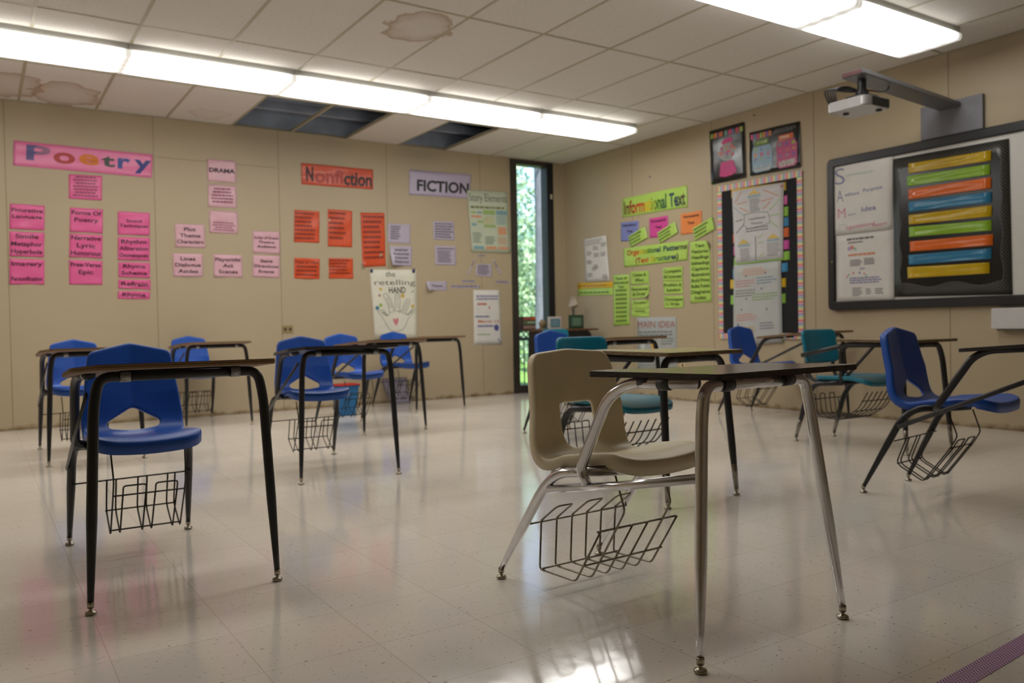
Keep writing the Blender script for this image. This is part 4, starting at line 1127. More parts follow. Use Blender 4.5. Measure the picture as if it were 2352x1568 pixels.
# ---- right wall
G6 = lambda pts: cq(1400, 420, 7.838, pts)
RB = [ink(96, 60, 24), ink(150, 52, 26), ink(190, 60, 24), ink(190, 80, 28), ink(206, 180, 30), ink(150, 160, 30), ink(66, 108, 36), ink(50, 96, 60), ink(36, 74, 84), ink(40, 56, 86), ink(52, 60, 60), ink(76, 66, 50)]
paper('banner', 'right', G6([(230, 285), (1400, 40), (1415, 430), (238, 625)]), GRN, 'lime green banner reading Informational Text in rainbow letters', 'banner', draw=lambda mk: (mk.text('Informational', .03, .70, .17, .86, RB[:8], .03), mk.text('Text', .74, .97, .20, .86, RB[8:], .03)), nuv=(24, 8), wave=.003)
for q, c, t, lab in (
    ([(205, 715), (530, 678), (522, 1040), (210, 1053)], (122, 128, 184), 'Expository', 'violet-blue card reading Expository Text'),
    ([(715, 645), (1055, 585), (1058, 965), (725, 993)], (206, 72, 146), 'Procedural', 'magenta card between the violet-blue card and the light orange card'),
    ([(1280, 560), (1668, 495), (1665, 890), (1285, 935)], (226, 136, 74), 'Persuasive', 'light orange card reading Persuasive Text')):
    paper('card', 'right', G6(q), paper_mat(*c), lab, 'wall card', [t, '', 'Text', '', ''], K_dark, .03, hfill=.95, vpad=.1)
for q, lab in (([(345, 965), (650, 780), (700, 985), (390, 1155)], 'tilted lime green slip overlapping the violet-blue card'),
               ([(870, 900), (1190, 695), (1245, 890), (915, 1085)], 'tilted lime green slip overlapping the magenta card'),
               ([(1510, 820), (1860, 610), (1910, 830), (1545, 1040)], 'tilted lime green slip overlapping the light orange card')):
    paper('card', 'right', G6(q), GRN, lab, 'wall card', draw=rows_l(3, .12, .95, K_green, .04, .8), off=.010, group='tilted green slips')
paper('banner', 'right', G6([(250, 1180), (1425, 1030), (1410, 1390), (265, 1520)]), GRN, 'lime green banner reading Organizational Patterns (Text Structures)', 'banner', nuv=(24, 8), wave=.003,
      draw=lambda mk: (mk.text('Organizational', .06, .60, .12, .40, RB[1:9], .03), mk.text('Patterns', .64, .985, .13, .41, RB[8:], .03), mk.text('(Text Structures)', .20, .87, .58, .86, RB[1:11], .03)))
G5 = lambda pts: cq(1300, 540, 4.9, pts)
GG = 'lime green text structure cards'
for q, ln, lab, kw in (
    ([(1400, 75), (1620, 55), (1642, 750), (1405, 765)], ['Text', 'Features', 'Headings', 'Subheadings', 'Captions', 'Illustrations', 'Bold Print', 'Bullet Points', 'Diagrams', 'Index'], 'tall lime green list headed Text Features with a curling top corner', dict(curl=(1, 0, .12, .06), vpad=.03)),
    ([(530, 450), (715, 440), (720, 1010), (540, 1020)], ['Types of', 'Informational', 'Text', '~1', '~1', '~1', '~1', '~1', '~1', '~1', '~1'], 'tall lime green list at the left end of the green cards', dict(vpad=.03)),
    ([(725, 408), (935, 400), (937, 545), (730, 555)], ['Cause &', 'Effect'], 'lime green card reading Cause & Effect', {}),
    ([(728, 570), (945, 560), (930, 700), (728, 715)], ['Sequential', '& Order'], 'lime green card with a lifting corner, directly below Cause & Effect', dict(curl=(1, 1, .08, .05))),
    ([(730, 735), (937, 725), (940, 822), (735, 828)], ['Descriptive', ''], 'lime green card reading Descriptive, third under the banner', dict(vpad=.12)),
    ([(735, 832), (940, 826), (940, 915), (738, 918)], ['Reasoning', ''], 'lowest lime green card, under the Descriptive card', dict(vpad=.12)),
    ([(1090, 370), (1315, 350), (1317, 510), (1095, 516)], ['Compare', '&Contrast'], 'lime green card reading Compare & Contrast', {}),
    ([(1097, 522), (1318, 516), (1320, 655), (1105, 665)], ['Problem &', 'Solution'], 'lime green card reading Problem & Solution', {}),
    ([(1100, 685), (1325, 680), (1325, 815), (1105, 820)], ['Chronological', '1. Order'], 'lime green card reading Chronological Order', {})):
    paper('card', 'right', G5(q), GRN, lab, 'wall card', ln, K_green, .03, GG, wave=.003, nuv=(12, 16), **kw)
def wsheet(mk):
    mk.rows(3, .05, .18, K_grey, .1, .9, .3, 11)
    for k, (u, v) in enumerate(((.4, .2), (.75, .15), (.12, .3), (.42, .36), (.72, .36), (.1, .5), (.4, .62), (.3, .66), (.1, .8), (.72, .86))): mk.rows(3, v, v+.1, K_grey, u, u+.24, .4, k)
paper('poster', 'right', G5([(205, 50), (455, 0), (497, 515), (225, 530)]), WHITE, 'white sheet of scattered small notes near the room corner', 'poster', draw=wsheet, off=.006)
paper('card', 'right', G5([(133, 538), (528, 520), (528, 585), (133, 605)]), paper_mat(214, 168, 24), 'long golden yellow strip under the white sheet of notes', 'wall card', draw=rows_l(1, .45, .85, ink(160, 116, 20), .03, .9))
paper('card', 'right', G5([(133, 606), (530, 588), (530, 672), (133, 680)]), GRN, 'long lime green strip under the golden yellow strip', 'wall card', draw=rows_l(1, .5, .85, K_green, .05, .95))
def mainidea(mk):
    r_ = ink(168, 92, 84); g_ = ink(110, 118, 116)
    mk.text('MAIN IDEA', .02, .97, .07, .20, r_, -.005); mk.rows(2, .27, .38, g_, .04, .95, .45, 3); mk.rows(3, .4, .55, g_, .62, .95, .4, 4)
    mk.disc(.44, .52, .085, ink(214, 168, 50), 18); mk.disc(.44, .52, .06, ink(196, 110, 50), 18); mk.disc(.7, .525, .015, ink(180, 70, 60)); mk.disc(.15, .55, .06, ink(196, 200, 196), 16)
    mk.rows(6, .64, .95, g_, .04, .95, .3, 9)
paper('poster', 'right', G5([(800, 925), (1245, 918), (1250, 1505), (808, 1520)]), paper_mat(168, 172, 168, False), 'grey-green chart headed MAIN IDEA low on the right wall', 'poster', draw=mainidea)
# two black posters high on the wall
GP = lambda pts: cq(1620, 260, 8.7125, pts)
BLK = mat('glossy_black_poster', rgb(30, 29, 28), .22, noise=.05, bump=.18, bscale=6)
cols = [ink(206, 70, 120), ink(150, 170, 70), ink(200, 110, 60), ink(100, 110, 160), ink(206, 130, 60), ink(110, 150, 140), ink(196, 60, 96), ink(130, 80, 140)]
def gum(mk):
    for k, (u, w) in enumerate(((.04, .07), (.13, .10), (.24, .04), (.29, .11), (.45, .08), (.56, .09), (.66, .05), (.76, .09), (.87, .09))):
        mk.poly([(u, .07), (u+w, .065), (u+w, .155), (u, .16)], cols[(k*3+1) % 8])
    P_ = ink(196, 40, 120)
    mk.poly([(.36, .27), (.44, .22), (.58, .20), (.66, .24), (.66, .29), (.36, .31)], P_)
    mk.disc(.50, .46, .165, ink(150, 150, 146), 22)
    r = random.Random(3)
    for k in range(30):
        a = r.uniform(0, 6.28); q = .14*math.sqrt(r.random()); mk.disc(.5+q*math.cos(a)*1.5, .46+q*math.sin(a), .03, cols[r.randrange(8)], 10)
    mk.poly([(.31, .64), (.66, .63), (.74, .80), (.76, .86), (.62, .90), (.40, .91), (.25, .88), (.26, .82)], P_); mk.rows(3, .70, .84, ink(150, 60, 120), .34, .64, .3, 2)
def jars(mk):
    for k in range(7): u = .03+k*.062; mk.poly([(u, .06), (u+.05, .055), (u+.05, .175), (u, .18)], cols[(k*3) % 8])
    mk.rows(3, .07, .17, ink(130, 130, 130), .52, .95, .35, 4)
    for (u0, lid, body, s) in ((.06, ink(110, 140, 50), ink(140, 170, 190), 1), (.55, ink(206, 96, 40), ink(178, 70, 120), 5)):
        mk.poly([(u0+.05, .22), (u0+.33, .21), (u0+.33, .33), (u0+.05, .34)], lid); mk.rows(1, .25, .30, ink(220, 214, 196), u0+.08, u0+.30, .9, s)
        mk.poly([(u0+.02, .36), (u0+.36, .35), (u0+.40, .45), (u0+.40, .88), (u0+.34, .94), (u0+.06, .95), (u0, .89), (u0, .46)], body)
        for a in range(3):
            for b2 in range(3): mk.disc(u0+.07+a*.13, .43+b2*.125, .05, cols[(a*2+b2*3+s) % 8], 12)
        mk.poly([(u0+.03, .79), (u0+.37, .78), (u0+.36, .91), (u0+.04, .92)], ink(186, 180, 172)); mk.rows(3, .81, .89, K_grey, u0+.06, u0+.34, .3, s+1)
paper('poster', 'right', GP([(95, 365), (790, 175), (825, 1285), (140, 1430)]), BLK, 'black poster of a pink candy machine high on the right wall', 'poster', draw=gum, wave=.004, off=.008)
paper('poster', 'right', GP([(895, 395), (1900, 160), (1925, 1080), (910, 1260)]), BLK, 'black poster of two candy jars high on the right wall', 'poster', draw=jars, wave=.004, off=.008)
# bulletin board
GB = lambda pts: cq(1640, 400, 3.918, pts)
def border_mat():
    m, nt, b = new_mat('rainbow_striped_trimmer')
    tc = nd(nt, 'ShaderNodeTexCoord'); sx = nd(nt, 'ShaderNodeSeparateXYZ'); nt.links.new(tc.outputs['UV'], sx.inputs[0])
    fr = nd(nt, 'ShaderNodeMath', operation='FRACT'); nt.links.new(sx.outputs['X'], fr.inputs[0])
    r = nd(nt, 'ShaderNodeValToRGB'); r.color_ramp.interpolation = 'CONSTANT'
    cs = [(206, 74, 74), (230, 196, 186), (214, 150, 96), (214, 206, 110), (226, 224, 200), (150, 190, 120), (100, 150, 170), (220, 220, 226), (96, 92, 160), (196, 130, 170), (230, 214, 214), (206, 96, 110)]
    e = r.color_ramp.elements
    for k, c in enumerate(cs):
        q = e[0] if k == 0 else (e[1] if k == 1 else e.new(k/len(cs)))
        q.position = k/len(cs); q.color = rgb(*c)
    nt.links.new(fr.outputs[0], r.inputs['Fac']); nt.links.new(r.outputs['Color'], b.inputs['Base Color']); b.inputs['Roughness'].default_value = .5
    return m
M_trim = border_mat()
bb_o = [on_x(*p) for p in GB([(35, 112), (782, -28), (832, 1440), (58, 1520)])]
yl = (bb_o[0].y+bb_o[3].y)/2; yr = (bb_o[1].y+bb_o[2].y)/2; zt = (bb_o[0].z+bb_o[1].z)/2; zb = (bb_o[2].z+bb_o[3].z)/2
board = empty('bulletin_board', (-.002, (yl+yr)/2, zb)); tag(board, 'tall black bulletin board framed by a rainbow-striped border', 'bulletin board')
binv = Matrix.Translation(board.location).inverted()
bm = bmesh.new(); box(bm, -.010, -.001, yr+.03, yl-.03, zb+.03, zt-.03); o = obj('backing', bm, mat('black_felt', rgb(30, 30, 31), .95, noise=.2, nscale=60), board); o.matrix_parent_inverse = binv
def strip(y0, z0, y1, z1, w, xo=0.0):
    L = math.hypot(y1-y0, z1-z0); n = max(2, int(L/.05)); me_v = []; fs = []
    dy, dz = (y1-y0)/L, (z1-z0)/L; px_, pz_ = -dz, dy
    for k in range(n+1):
        t = k/n; sc = .004*math.sin(k*PI)  
        for s in (-1, 1):
            for x in (-.0135-xo, -.0125-xo): me_v.append((x, y0+(y1-y0)*t+px_*w/2*s, z0+(z1-z0)*t+pz_*w/2*s))
    for k in range(n):
        a = k*4; b2 = a+4
        fs += [(a, a+2, b2+2, b2), (a+1, b2+1, b2+3, a+3), (a, b2, b2+1, a+1), (a+2, a+3, b2+3, b2+2)]
    fs += [(0, 1, 3, 2), (n*4, n*4+2, n*4+3, n*4+1)]
    me = bpy.data.meshes.new('border'); me.from_pydata(me_v, [], fs)
    uv = me.uv_layers.new(name='u')
    for p in me.polygons:
        for li in p.loop_indices:
            k = me.loops[li].vertex_index//4; uv.data[li].uv = (L*k/n/.085, 0)
    o = link('border', me, M_trim, board); o.matrix_parent_inverse = binv
w = .056
strip(yl-w/2, zb, yl-w/2, zt, w); strip(yr+w/2, zb, yr+w/2, zt, w); strip(yl, zt-w/2, yr, zt-w/2, w, .0012); strip(yl, zb+w/2, yr, zb+w/2, w, .0012)
# sentence strips behind the charts
TABS = [((165, 655), 70, 145, (212, 172, 20), 'golden'), ((176, 668), 190, 272, (214, 100, 160), 'pink'), ((180, 676), 290, 376, (140, 190, 70), 'green'), ((182, 680), 386, 466, (64, 136, 176), 'blue'), ((180, 682), 478, 562, (216, 104, 50), 'orange'),
        ((184, 684), 590, 672, (206, 80, 160), 'pink'), ((188, 690), 690, 768, (140, 190, 70), 'green'), ((178, 672), 795, 874, (64, 140, 184), 'blue'), ((155, 655), 935, 1015, (212, 172, 20), 'golden'), ((158, 652), 1075, 1158, (140, 190, 70), 'green')]
ORD = ['topmost', 'second', 'third', 'fourth', 'fifth', 'sixth', 'seventh', 'eighth', 'ninth', 'lowest']
for k, ((u0, u1), v0, v1, c, nm) in enumerate(TABS):
    sl = 18 if k < 8 else 10; e = 70 if k == 0 else (60 if k < 8 else 15)
    paper('sentence_strip', 'right', GB([(u0, v0+e), (u1, v0), (u1, v1), (u0, v1+e)]), paper_mat(*c), '%s sentence strip behind the board charts, %s from the top of ten' % (nm, ORD[k]), 'paper strip', off=.013, wave=.0004, group='strips on the bulletin board')
def inf(mk):
    t_ = ink(110, 112, 110); o_, g_, y_, n_ = ink(200, 140, 106), ink(156, 190, 120), ink(206, 176, 90), ink(150, 170, 176)
    mk.text('Cultural Elements', .32, .66, .395, .425, t_, .01); mk.text('Theme', .36, .6, .46, .49, t_, .01); mk.rows(2, .53, .6, t_, .26, .74, .4, 3)
    for c in ((.44, .06), (.2, .70), (.8, .68)):
        mk.poly([(c[0]-.12, c[1]+.03), (c[0], c[1]-.035), (c[0]+.13, c[1]+.03)], y_); mk.poly([(c[0]-.12, c[1]+.035), (c[0]+.13, c[1]+.035), (c[0]+.13, c[1]+.07), (c[0]-.12, c[1]+.07)], n_)
    mk.rows(7, .15, .33, t_, .35, .58, .4, 5); mk.rows(7, .8, .98, t_, .12, .36, .35, 6); mk.rows(7, .77, .95, t_, .68, .96, .35, 7)
    for (a, b2, c, d, m) in ((.62, .05, .93, .17, o_), (.05, .16, .2, .02, o_), (.1, .19, .3, .17, o_), (.15, .24, .32, .31, o_), (.58, .2, .8, .18, o_), (.6, .31, .75, .22, o_), (.03, .22, .24, .36, n_), (.05, .42, .2, .40, t_), (.05, .58, .22, .47, t_),
                             (.74, .33, .95, .2, g_), (.75, .41, .96, .40, g_), (.74, .47, .9, .57, g_), (.45, .65, .45, .98, t_), (.5, .68, .6, .64, g_), (.5, .75, .62, .74, g_), (.5, .95, .62, .88, g_)): mk.line([(a, b2), (c, d)], .006, m)
    mk.line([(.24, .34), (.4, .33), (.7, .35), (.74, .42), (.74, .5), (.6, .52), (.3, .54), (.22, .48)], .003, t_, True)
    mk.poly([(.0, .985), (1, .985), (1, 1), (0, 1)], ink(140, 186, 80)); mk.disc(.965, .045, .018, ink(196, 80, 60))
def low(mk):
    for k, (u, v, w_, c) in enumerate(((.2, .06, .55, (206, 150, 110)), (.04, .2, .42, (190, 130, 130)), (.5, .18, .45, (110, 140, 160)), (.04, .32, .45, (120, 126, 124)), (.4, .38, .55, (140, 170, 110)), (.06, .62, .45, (206, 140, 126)), (.56, .74, .35, (130, 120, 140)), (.2, .78, .3, (196, 160, 110)))): mk.rows(3, v, v+.1, ink(*c), u, u+w_, .35, k)
    for (u, v) in ((.27, .15), (.68, .13), (.6, .32), (.28, .43), (.18, .56), (.7, .58), (.1, .74)): mk.disc(u, v, .012, ink(110, 100, 130))
paper('poster', 'right', GB([(190, 820), (615, 775), (628, 1512), (185, 1540)]), paper_mat(178, 180, 176, False), 'greyish paper chart, lower of the two on the bulletin board', 'poster', draw=low, off=.018)
paper('poster', 'right', GB([(175, 158), (640, 75), (635, 765), (205, 815)]), paper_mat(196, 194, 194, False), 'white paper chart of drawn arrows and cakes, upper of the two on the bulletin board', 'poster', draw=inf, off=.021)
# push pin dots on the wall
for k, (px, py, c, nm) in enumerate(((1494, 406, (96, 92, 150), 'violet push pin in the bare right wall above the lime banner'), (1733, 265, (90, 90, 96), 'grey push pin high on the right wall above the candy posters'))):
    p = on_x(px, py); bm = bmesh.new(); lathe(bm, [(.006, 0), (.006, .004), (.003, .006), (.004, .014), (.007, .016)], 0, 0, 0, 12)
    o = obj('push_pin', bm, ink(*c), None, True); o.location = (-.0005, p.y, p.z); o.rotation_euler = (0, -PI/2, 0); tag(o, nm, 'push pin')

# ---- interactive whiteboard
WY0, WY1, WZ0, WZ1 = -3.90, -6.10, .922, 2.248
wb = empty('interactive_whiteboard', (-.001, (WY0+WY1)/2, WZ0)); tag(wb, 'large white interactive board in a thick black frame on the right wall', 'whiteboard')
winv = Matrix.Translation(wb.location).inverted()
def wbp(name, bm, m, smooth=False):
    o = obj(name, bm, m, wb, smooth); o.matrix_parent_inverse = winv; return o
bm = bmesh.new(); box(bm, -.03, -.004, WY1+.06, WY0-.06, WZ0+.06, WZ1-.06); wbp('writing_surface', bm, mat('white_board_skin', rgb(206, 204, 198), .35, noise=.02))
bm = bmesh.new()
for a, b2 in (((WY1, WY0), None),):
    out = round_poly([(WY0, WZ0), (WY0, WZ1), (WY1, WZ1), (WY1, WZ0)], .05, 6); inn = round_poly([(WY0-.075, WZ0+.075), (WY0-.075, WZ1-.075), (WY1+.075, WZ1-.075), (WY1+.075, WZ0+.075)], .012, 6)
    def ringv(pl, x): return [bm.verts.new((x, y, z)) for y, z in pl]
    def off_(pl, d):
        cy, cz = (WY0+WY1)/2, (WZ0+WZ1)/2; return [(y+(d if y < cy else -d), z+(d if z < cz else -d)) for y, z in pl]
    rs = [ringv(out, -.001), ringv(out, -.04), ringv(off_(out, .008), -.05), ringv(off_(inn, -.01), -.05), ringv(inn, -.042), ringv(inn, -.002)]
    n = len(out)
    for p_, q_ in zip(rs, rs[1:]+rs[:1]):
        for k in range(n): bm.faces.new((p_[k], p_[(k+1) % n], q_[(k+1) % n], q_[k]))
wbp('frame', bm, mat('black_board_frame', rgb(27, 27, 29), .35, noise=.06))
p = on_x(1911, 601, -.05); bm = bmesh.new(); lathe(bm, [(.008, 0), (.008, .002), (.003, .003)], 0, 0, 0, 12)
for v in bm.verts: v.co = Vector((-.0502-v.co.z, p.y+v.co.x, p.z+v.co.y))
wbp('power_button', bm, ink(130, 128, 40))
GW = lambda pts: cq(1880, 280, 3.5636, pts)
def samo(mk):
    b_, v_, p_, g_ = ink(96, 104, 158), ink(120, 120, 156), ink(204, 120, 150), ink(150, 190, 170)
    mk.text('S', .06, .23, .05, .29, v_, -.012); mk.text('ummary', .25, .70, .15, .20, g_, -.004)
    mk.text('A', .08, .19, .36, .54, v_, -.012); mk.text('uthors', .22, .46, .42, .47, b_, 0); mk.text('Purpose', .53, .84, .40, .45, b_, 0, -.01)
    mk.text('M', .09, .22, .62, .77, p_, -.012); mk.text('ain', .27, .40, .715, .745, v_, 0); mk.text('Idea', .50, .74, .65, .72, b_, 0, -.01)
    mk.text('O', .09, .24, .84, .97, ink(196, 196, 196), -.012); mk.text('rganizational', .24, .72, .88, .935, p_, 0, -.02); mk.text('Pattern', .68, .92, .90, .95, p_, 0, -.02)
def lowc(mk):
    t_, o_, b_ = ink(92, 92, 94), ink(206, 130, 96), ink(116, 112, 166)
    mk.rows(1, .06, .1, t_, .2, .82, .7, 2); mk.rows(1, .115, .145, t_, .22, .5, .6, 3); mk.disc(.24, .21, .03, ink(170, 150, 190)); mk.disc(.29, .195, .03, ink(206, 130, 110)); mk.disc(.35, .22, .02, ink(140, 180, 150))
    mk.rows(1, .29, .33, o_, .22, .72, .8, 4); mk.rows(4, .38, .48, t_, .25, .48, .5, 5); mk.rows(4, .37, .47, t_, .5, .72, .5, 6); mk.rows(2, .5, .54, b_, .42, .55, .4, 6)
    for k in range(6): a = PI*(1-k/5); mk.disc(.36+.17*math.cos(a), .62-.05*math.sin(a), .014, [ink(206, 120, 110), ink(130, 170, 140), ink(206, 90, 60), ink(110, 110, 170)][k % 4])
    mk.rows(3, .64, .74, b_, .24, .8, .5, 7); mk.rows(5, .79, .92, t_, .28, .46, .4, 8); mk.rows(3, .81, .9, t_, .52, .62, .4, 9); mk.rows(3, .81, .9, t_, .68, .84, .4, 9)
paper('poster', 'right', GW([(160, 935), (635, 880), (640, 1468), (178, 1478)]), WHITE, 'white paper chart with small coloured sketches, lower one on the whiteboard', 'poster', draw=lowc, off=.034)
paper('poster', 'right', GW([(125, 360), (630, 262), (622, 876), (150, 932)]), WHITE, 'white paper chart with big letters S A M O, upper one on the whiteboard', 'poster', draw=samo, off=.037)
def weave_mat():
    m, nt, b = new_mat('black_woven_pattern')
    tc = nd(nt, 'ShaderNodeTexCoord'); ck = nd(nt, 'ShaderNodeTexChecker'); ck.inputs['Scale'].default_value = 75
    ck.inputs['Color1'].default_value = rgb(24, 23, 22); ck.inputs['Color2'].default_value = rgb(84, 82, 77)
    nt.links.new(tc.outputs['Object'], ck.inputs['Vector']); nt.links.new(ck.outputs['Color'], b.inputs['Base Color']); b.inputs['Roughness'].default_value = .3
    return m
pcq = GW([(628, 308), (1578, 140), (1607, 1410), (642, 1432)])
pc = paper('pocket_chart', 'right', pcq, weave_mat(), 'black pocket chart holding nine coloured strips on the whiteboard', 'pocket chart', off=.0355, wave=.001)
psh = Sheet('right', pcq, .0365, .001, seed=_seed[0])
mk = Marks(psh, .0012); bl = mat('black_vinyl', rgb(17, 17, 18), .2, noise=.1)
edge = []
for k in range(0, 41): t = k/40; edge.append((.055+.02*math.sin(t*PI*3)**2, .12+t*.72))
bot = [(.07+.86*k/20, .905+.03*math.sin(k/20*PI*2-.3)**2) for k in range(21)]
rgt = [(.94-.02*math.sin(k/40*PI*3)**2, .84-k/40*.72) for k in range(41)]
mk.poly([(.09, .075)]+edge+bot+rgt+[(.90, .075)], bl); mk.done('center_panel', pc)
mk = Marks(psh, .0022); wl = ink(92, 90, 92); mk.line([(.09, .075)]+edge+bot+rgt+[(.90, .075)], .0016, wl); mk.done('outline', pc)
STR = [((760, 345), (1437, 235), (1437, 320), (762, 425), (196, 162, 18), 'yellow'), ((750, 448), (1427, 350), (1427, 435), (752, 530), (138, 180, 50), 'green'), ((760, 555), (1437, 455), (1437, 545), (763, 637), (222, 106, 34), 'orange'),
       ((762, 658), (1440, 575), (1440, 660), (765, 738), (48, 122, 160), 'blue'), ((762, 765), (1443, 685), (1443, 775), (765, 843), (196, 162, 18), 'yellow'), ((765, 862), (1440, 805), (1440, 890), (768, 943), (138, 180, 50), 'green'),
       ((772, 980), (1453, 920), (1453, 1010), (775, 1062), (222, 106, 34), 'orange'), ((762, 1090), (1440, 1035), (1440, 1120), (765, 1170), (48, 122, 160), 'blue'), ((752, 1190), (1425, 1150), (1425, 1240), (756, 1280), (196, 162, 18), 'yellow')]
ORD9 = ['topmost', 'second', 'third', 'fourth', 'middle', 'sixth', 'seventh', 'eighth', 'lowest']
def gloss(c):
    return mat('glossy_strip_%d_%d_%d' % c, rgb(*c), .2, noise=.06, nscale=14, bump=.2, bscale=8)
for k, (a, b2, c, d, col, nm) in enumerate(STR):
    paper('sentence_strip', 'right', GW([a, b2, c, d]), gloss(col), '%s strip in the black pocket chart on the whiteboard, %s of nine' % (nm, ORD9[k]), 'paper strip', off=.043, wave=.0012, group='strips in the pocket chart')
# wall box to the right, below the board
p0, p1 = on_x(2290, 707), on_x(2290, 755)
bm = bmesh.new(); box(bm, -.09, -.001, p0.y-.42, p0.y, p1.z, p0.z-.002, bev=.008)
wbx = empty('wall_box', (0, p0.y-.2, p1.z)); tag(wbx, 'white wall-mounted box under the whiteboard at the right edge of the photo', 'wall box'); wi = Matrix.Translation(wbx.location).inverted()
o = obj('case', bm, mat('white_painted_box', rgb(204, 202, 200), .4, noise=.03), wbx); o.matrix_parent_inverse = wi
bm = bmesh.new(); box(bm, -.07, -.001, p0.y-.41, p0.y-.03, p1.z-.012, p1.z-.0005); o = obj('bottom_bracket', bm, mat('grey_bracket', rgb(110, 104, 96), .6, noise=.1), wbx); o.matrix_parent_inverse = wi

# ---- projector on its wall arm
pm = empty('projector_mount', (0, -4.99, 2.27)); tag(pm, 'grey wall plate and long flat arm above the whiteboard, carrying the projector', 'projector mount'); pi = Matrix.Translation(pm.location).inverted()
bm = bmesh.new(); box(bm, -.03, -.0005, -5.232, -4.752, 2.252, 2.512, bev=.003); o = obj('wall_plate', bm, mat('grey_steel_plate', rgb(118, 118, 124), .5, .1, noise=.06), pm); o.matrix_parent_inverse = pi
bm = bmesh.new()
vs = box(bm, -1.27, -.03, -5.07, -4.90, 0, .035)
for v in bm.verts: v.co.z += 2.452-(v.co.x)*.052
bmesh.ops.bevel(bm, geom=list(bm.edges), offset=.004, segments=2, affect='EDGES')
o = obj('arm', bm, mat('brushed_grey_arm', rgb(136, 136, 138), .38, .6, noise=.08), pm); o.matrix_parent_inverse = pi
bm = bmesh.new(); box(bm, -1.275, -1.2705, -5.06, -4.91, 2.522, 2.548); o = obj('arm_end_cap', bm, mat('maroon_end_cap', rgb(92, 58, 58), .5, noise=.1), pm); o.matrix_parent_inverse = pi
bm = bmesh.new(); tube(bm, [(-1.16, -4.985, 2.505), (-1.16, -4.985, 2.43)], .03, 14); tube(bm, [(-1.16, -4.985, 2.43), (-1.16, -4.985, 2.38)], .045, 14); box(bm, -1.24, -1.08, -5.06, -4.91, 2.378, 2.39); o = obj('tilt_bracket', bm, M_black, pm); o.matrix_parent_inverse = pi
bm = bmesh.new()
for k in range(5):
    a = k*.05
    tube(bm, fillet([(-1.33+a*.2, -4.90+a*.4, 2.352), (-1.33, -4.89+a*.5, 2.45+a*.1), (-1.22, -4.92, 2.47-a*.2), (-1.17, -4.97, 2.43)], .06, 5), .0055, 6)
tube(bm, fillet([(-1.10, -5.0, 2.44), (-1.0, -5.04, 2.43), (-.92, -5.03, 2.46), (-.86, -5.0, 2.497)], .04, 4), .005, 6)
o = obj('cables', bm, M_black, pm, True); o.matrix_parent_inverse = pi
pj = empty('projector', (-1.2, -4.98, 2.28)); tag(pj, 'silver short-throw projector hanging under the wall arm above the whiteboard', 'projector'); pi = Matrix.Translation(pj.location).inverted()
bm = bmesh.new(); prism(bm, round_poly([(-1.337, -5.13), (-1.05, -5.13), (-1.05, -4.83), (-1.337, -4.83)], [.05, .03, .03, .03], 8), 2.285, 2.352)
bmesh.ops.bevel(bm, geom=[e for e in bm.edges if abs(e.verts[0].co.z-e.verts[1].co.z) < 1e-5], offset=.006, segments=2, affect='EDGES')
o = obj('body', bm, mat('silver_plastic', rgb(186, 184, 184), .3, .35, noise=.04), pj, True); o.matrix_parent_inverse = pi
for p_ in o.data.polygons: p_.use_smooth = False
bm = bmesh.new(); box(bm, -1.265, -1.075, -5.137, -5.1301, 2.293, 2.346); o = obj('vent_grille', bm, mat('black_vent', rgb(22, 22, 23), .6, noise=.2, nscale=200), pj); o.matrix_parent_inverse = pi
bm = bmesh.new(); lathe(bm, [(.02, 0), (.022, .006), (.012, .009)], -1.11, -5.08, 2.2755, 14); lathe(bm, [(.02, 0), (.022, .006), (.012, .009)], -1.22, -4.9, 2.2755, 14); o = obj('foot', bm, M_black, pj, True); o.matrix_parent_inverse = pi

# ------------------------------------------------------------------ corner table and what stands on it
TYf, TYb = -.80, -.26
pl_, pr_ = on_y(1200, 758, TYb), on_y(1375, 756, TYf)
TX0, TX1, TZ = pl_.x, min(pr_.x, -.03), .790
tb = empty('corner_table', ((TX0+TX1)/2, (TYf+TYb)/2, 0)); tag(tb, 'black table with a brown wood top in the room corner under the window', 'table'); ti = Matrix.Translation(tb.location).inverted()
def tp(name, bm, m, smooth=False):
    o = obj(name, bm, m, tb, smooth); o.matrix_parent_inverse = ti; return o
bm = bmesh.new(); box(bm, TX0, TX1, TYf, TYb, TZ-.022, TZ, bev=.003); tp('tabletop', bm, wood_mat('reddish_brown_top', rgb(84, 52, 36), rgb(110, 72, 50)))
bm = bmesh.new(); box(bm, TX0+.07, TX0+.16, TYf+.04, TYb-.03, 0, TZ-.022); tp('side_panel', bm, M_black)
bm = bmesh.new(); xr_ = TX1-.11
pp = [(TX0+.16, TZ-.022), (TX0+.16, TZ-.16), (xr_+.06, TZ-.16), (xr_+.02, TZ-.06), (xr_-.02, TZ-.022)]
v0 = [bm.verts.new((x, TYf+.04, z)) for x, z in pp]; v1 = [bm.verts.new((x, TYb-.03, z)) for x, z in pp]
bm.faces.new(v0); bm.faces.new(v1[::-1])
for k in range(5): bm.faces.new((v0[k], v0[(k+1) % 5], v1[(k+1) % 5], v1[k]))
tp('apron_box', bm, M_black)
for y in (TYf+.07, TYb-.06):
    bm = bmesh.new(); tube(bm, [(xr_-.10, y, .0), (xr_-.10, y, TZ-.16)], .016, 10); tp('leg', bm, M_black, True)
def stand(name, px0, px1, pytop, y, depth):
    a = on_y(px0, 750, y); b2 = on_y(px1, 750, y); t = on_y((px0+px1)/2, pytop, y); return a.x, b2.x, t.z
IY = -.62
IY = -.36
x0, x1, z1 = stand('', 1198, 1231, 727, IY, 0)
hb = empty('wooden_sign', ((x0+x1)/2, IY, TZ)); tag(hb, 'small dark wooden block sign with red, orange and green panels on the corner table', 'sign'); hi = Matrix.Translation(hb.location).inverted()
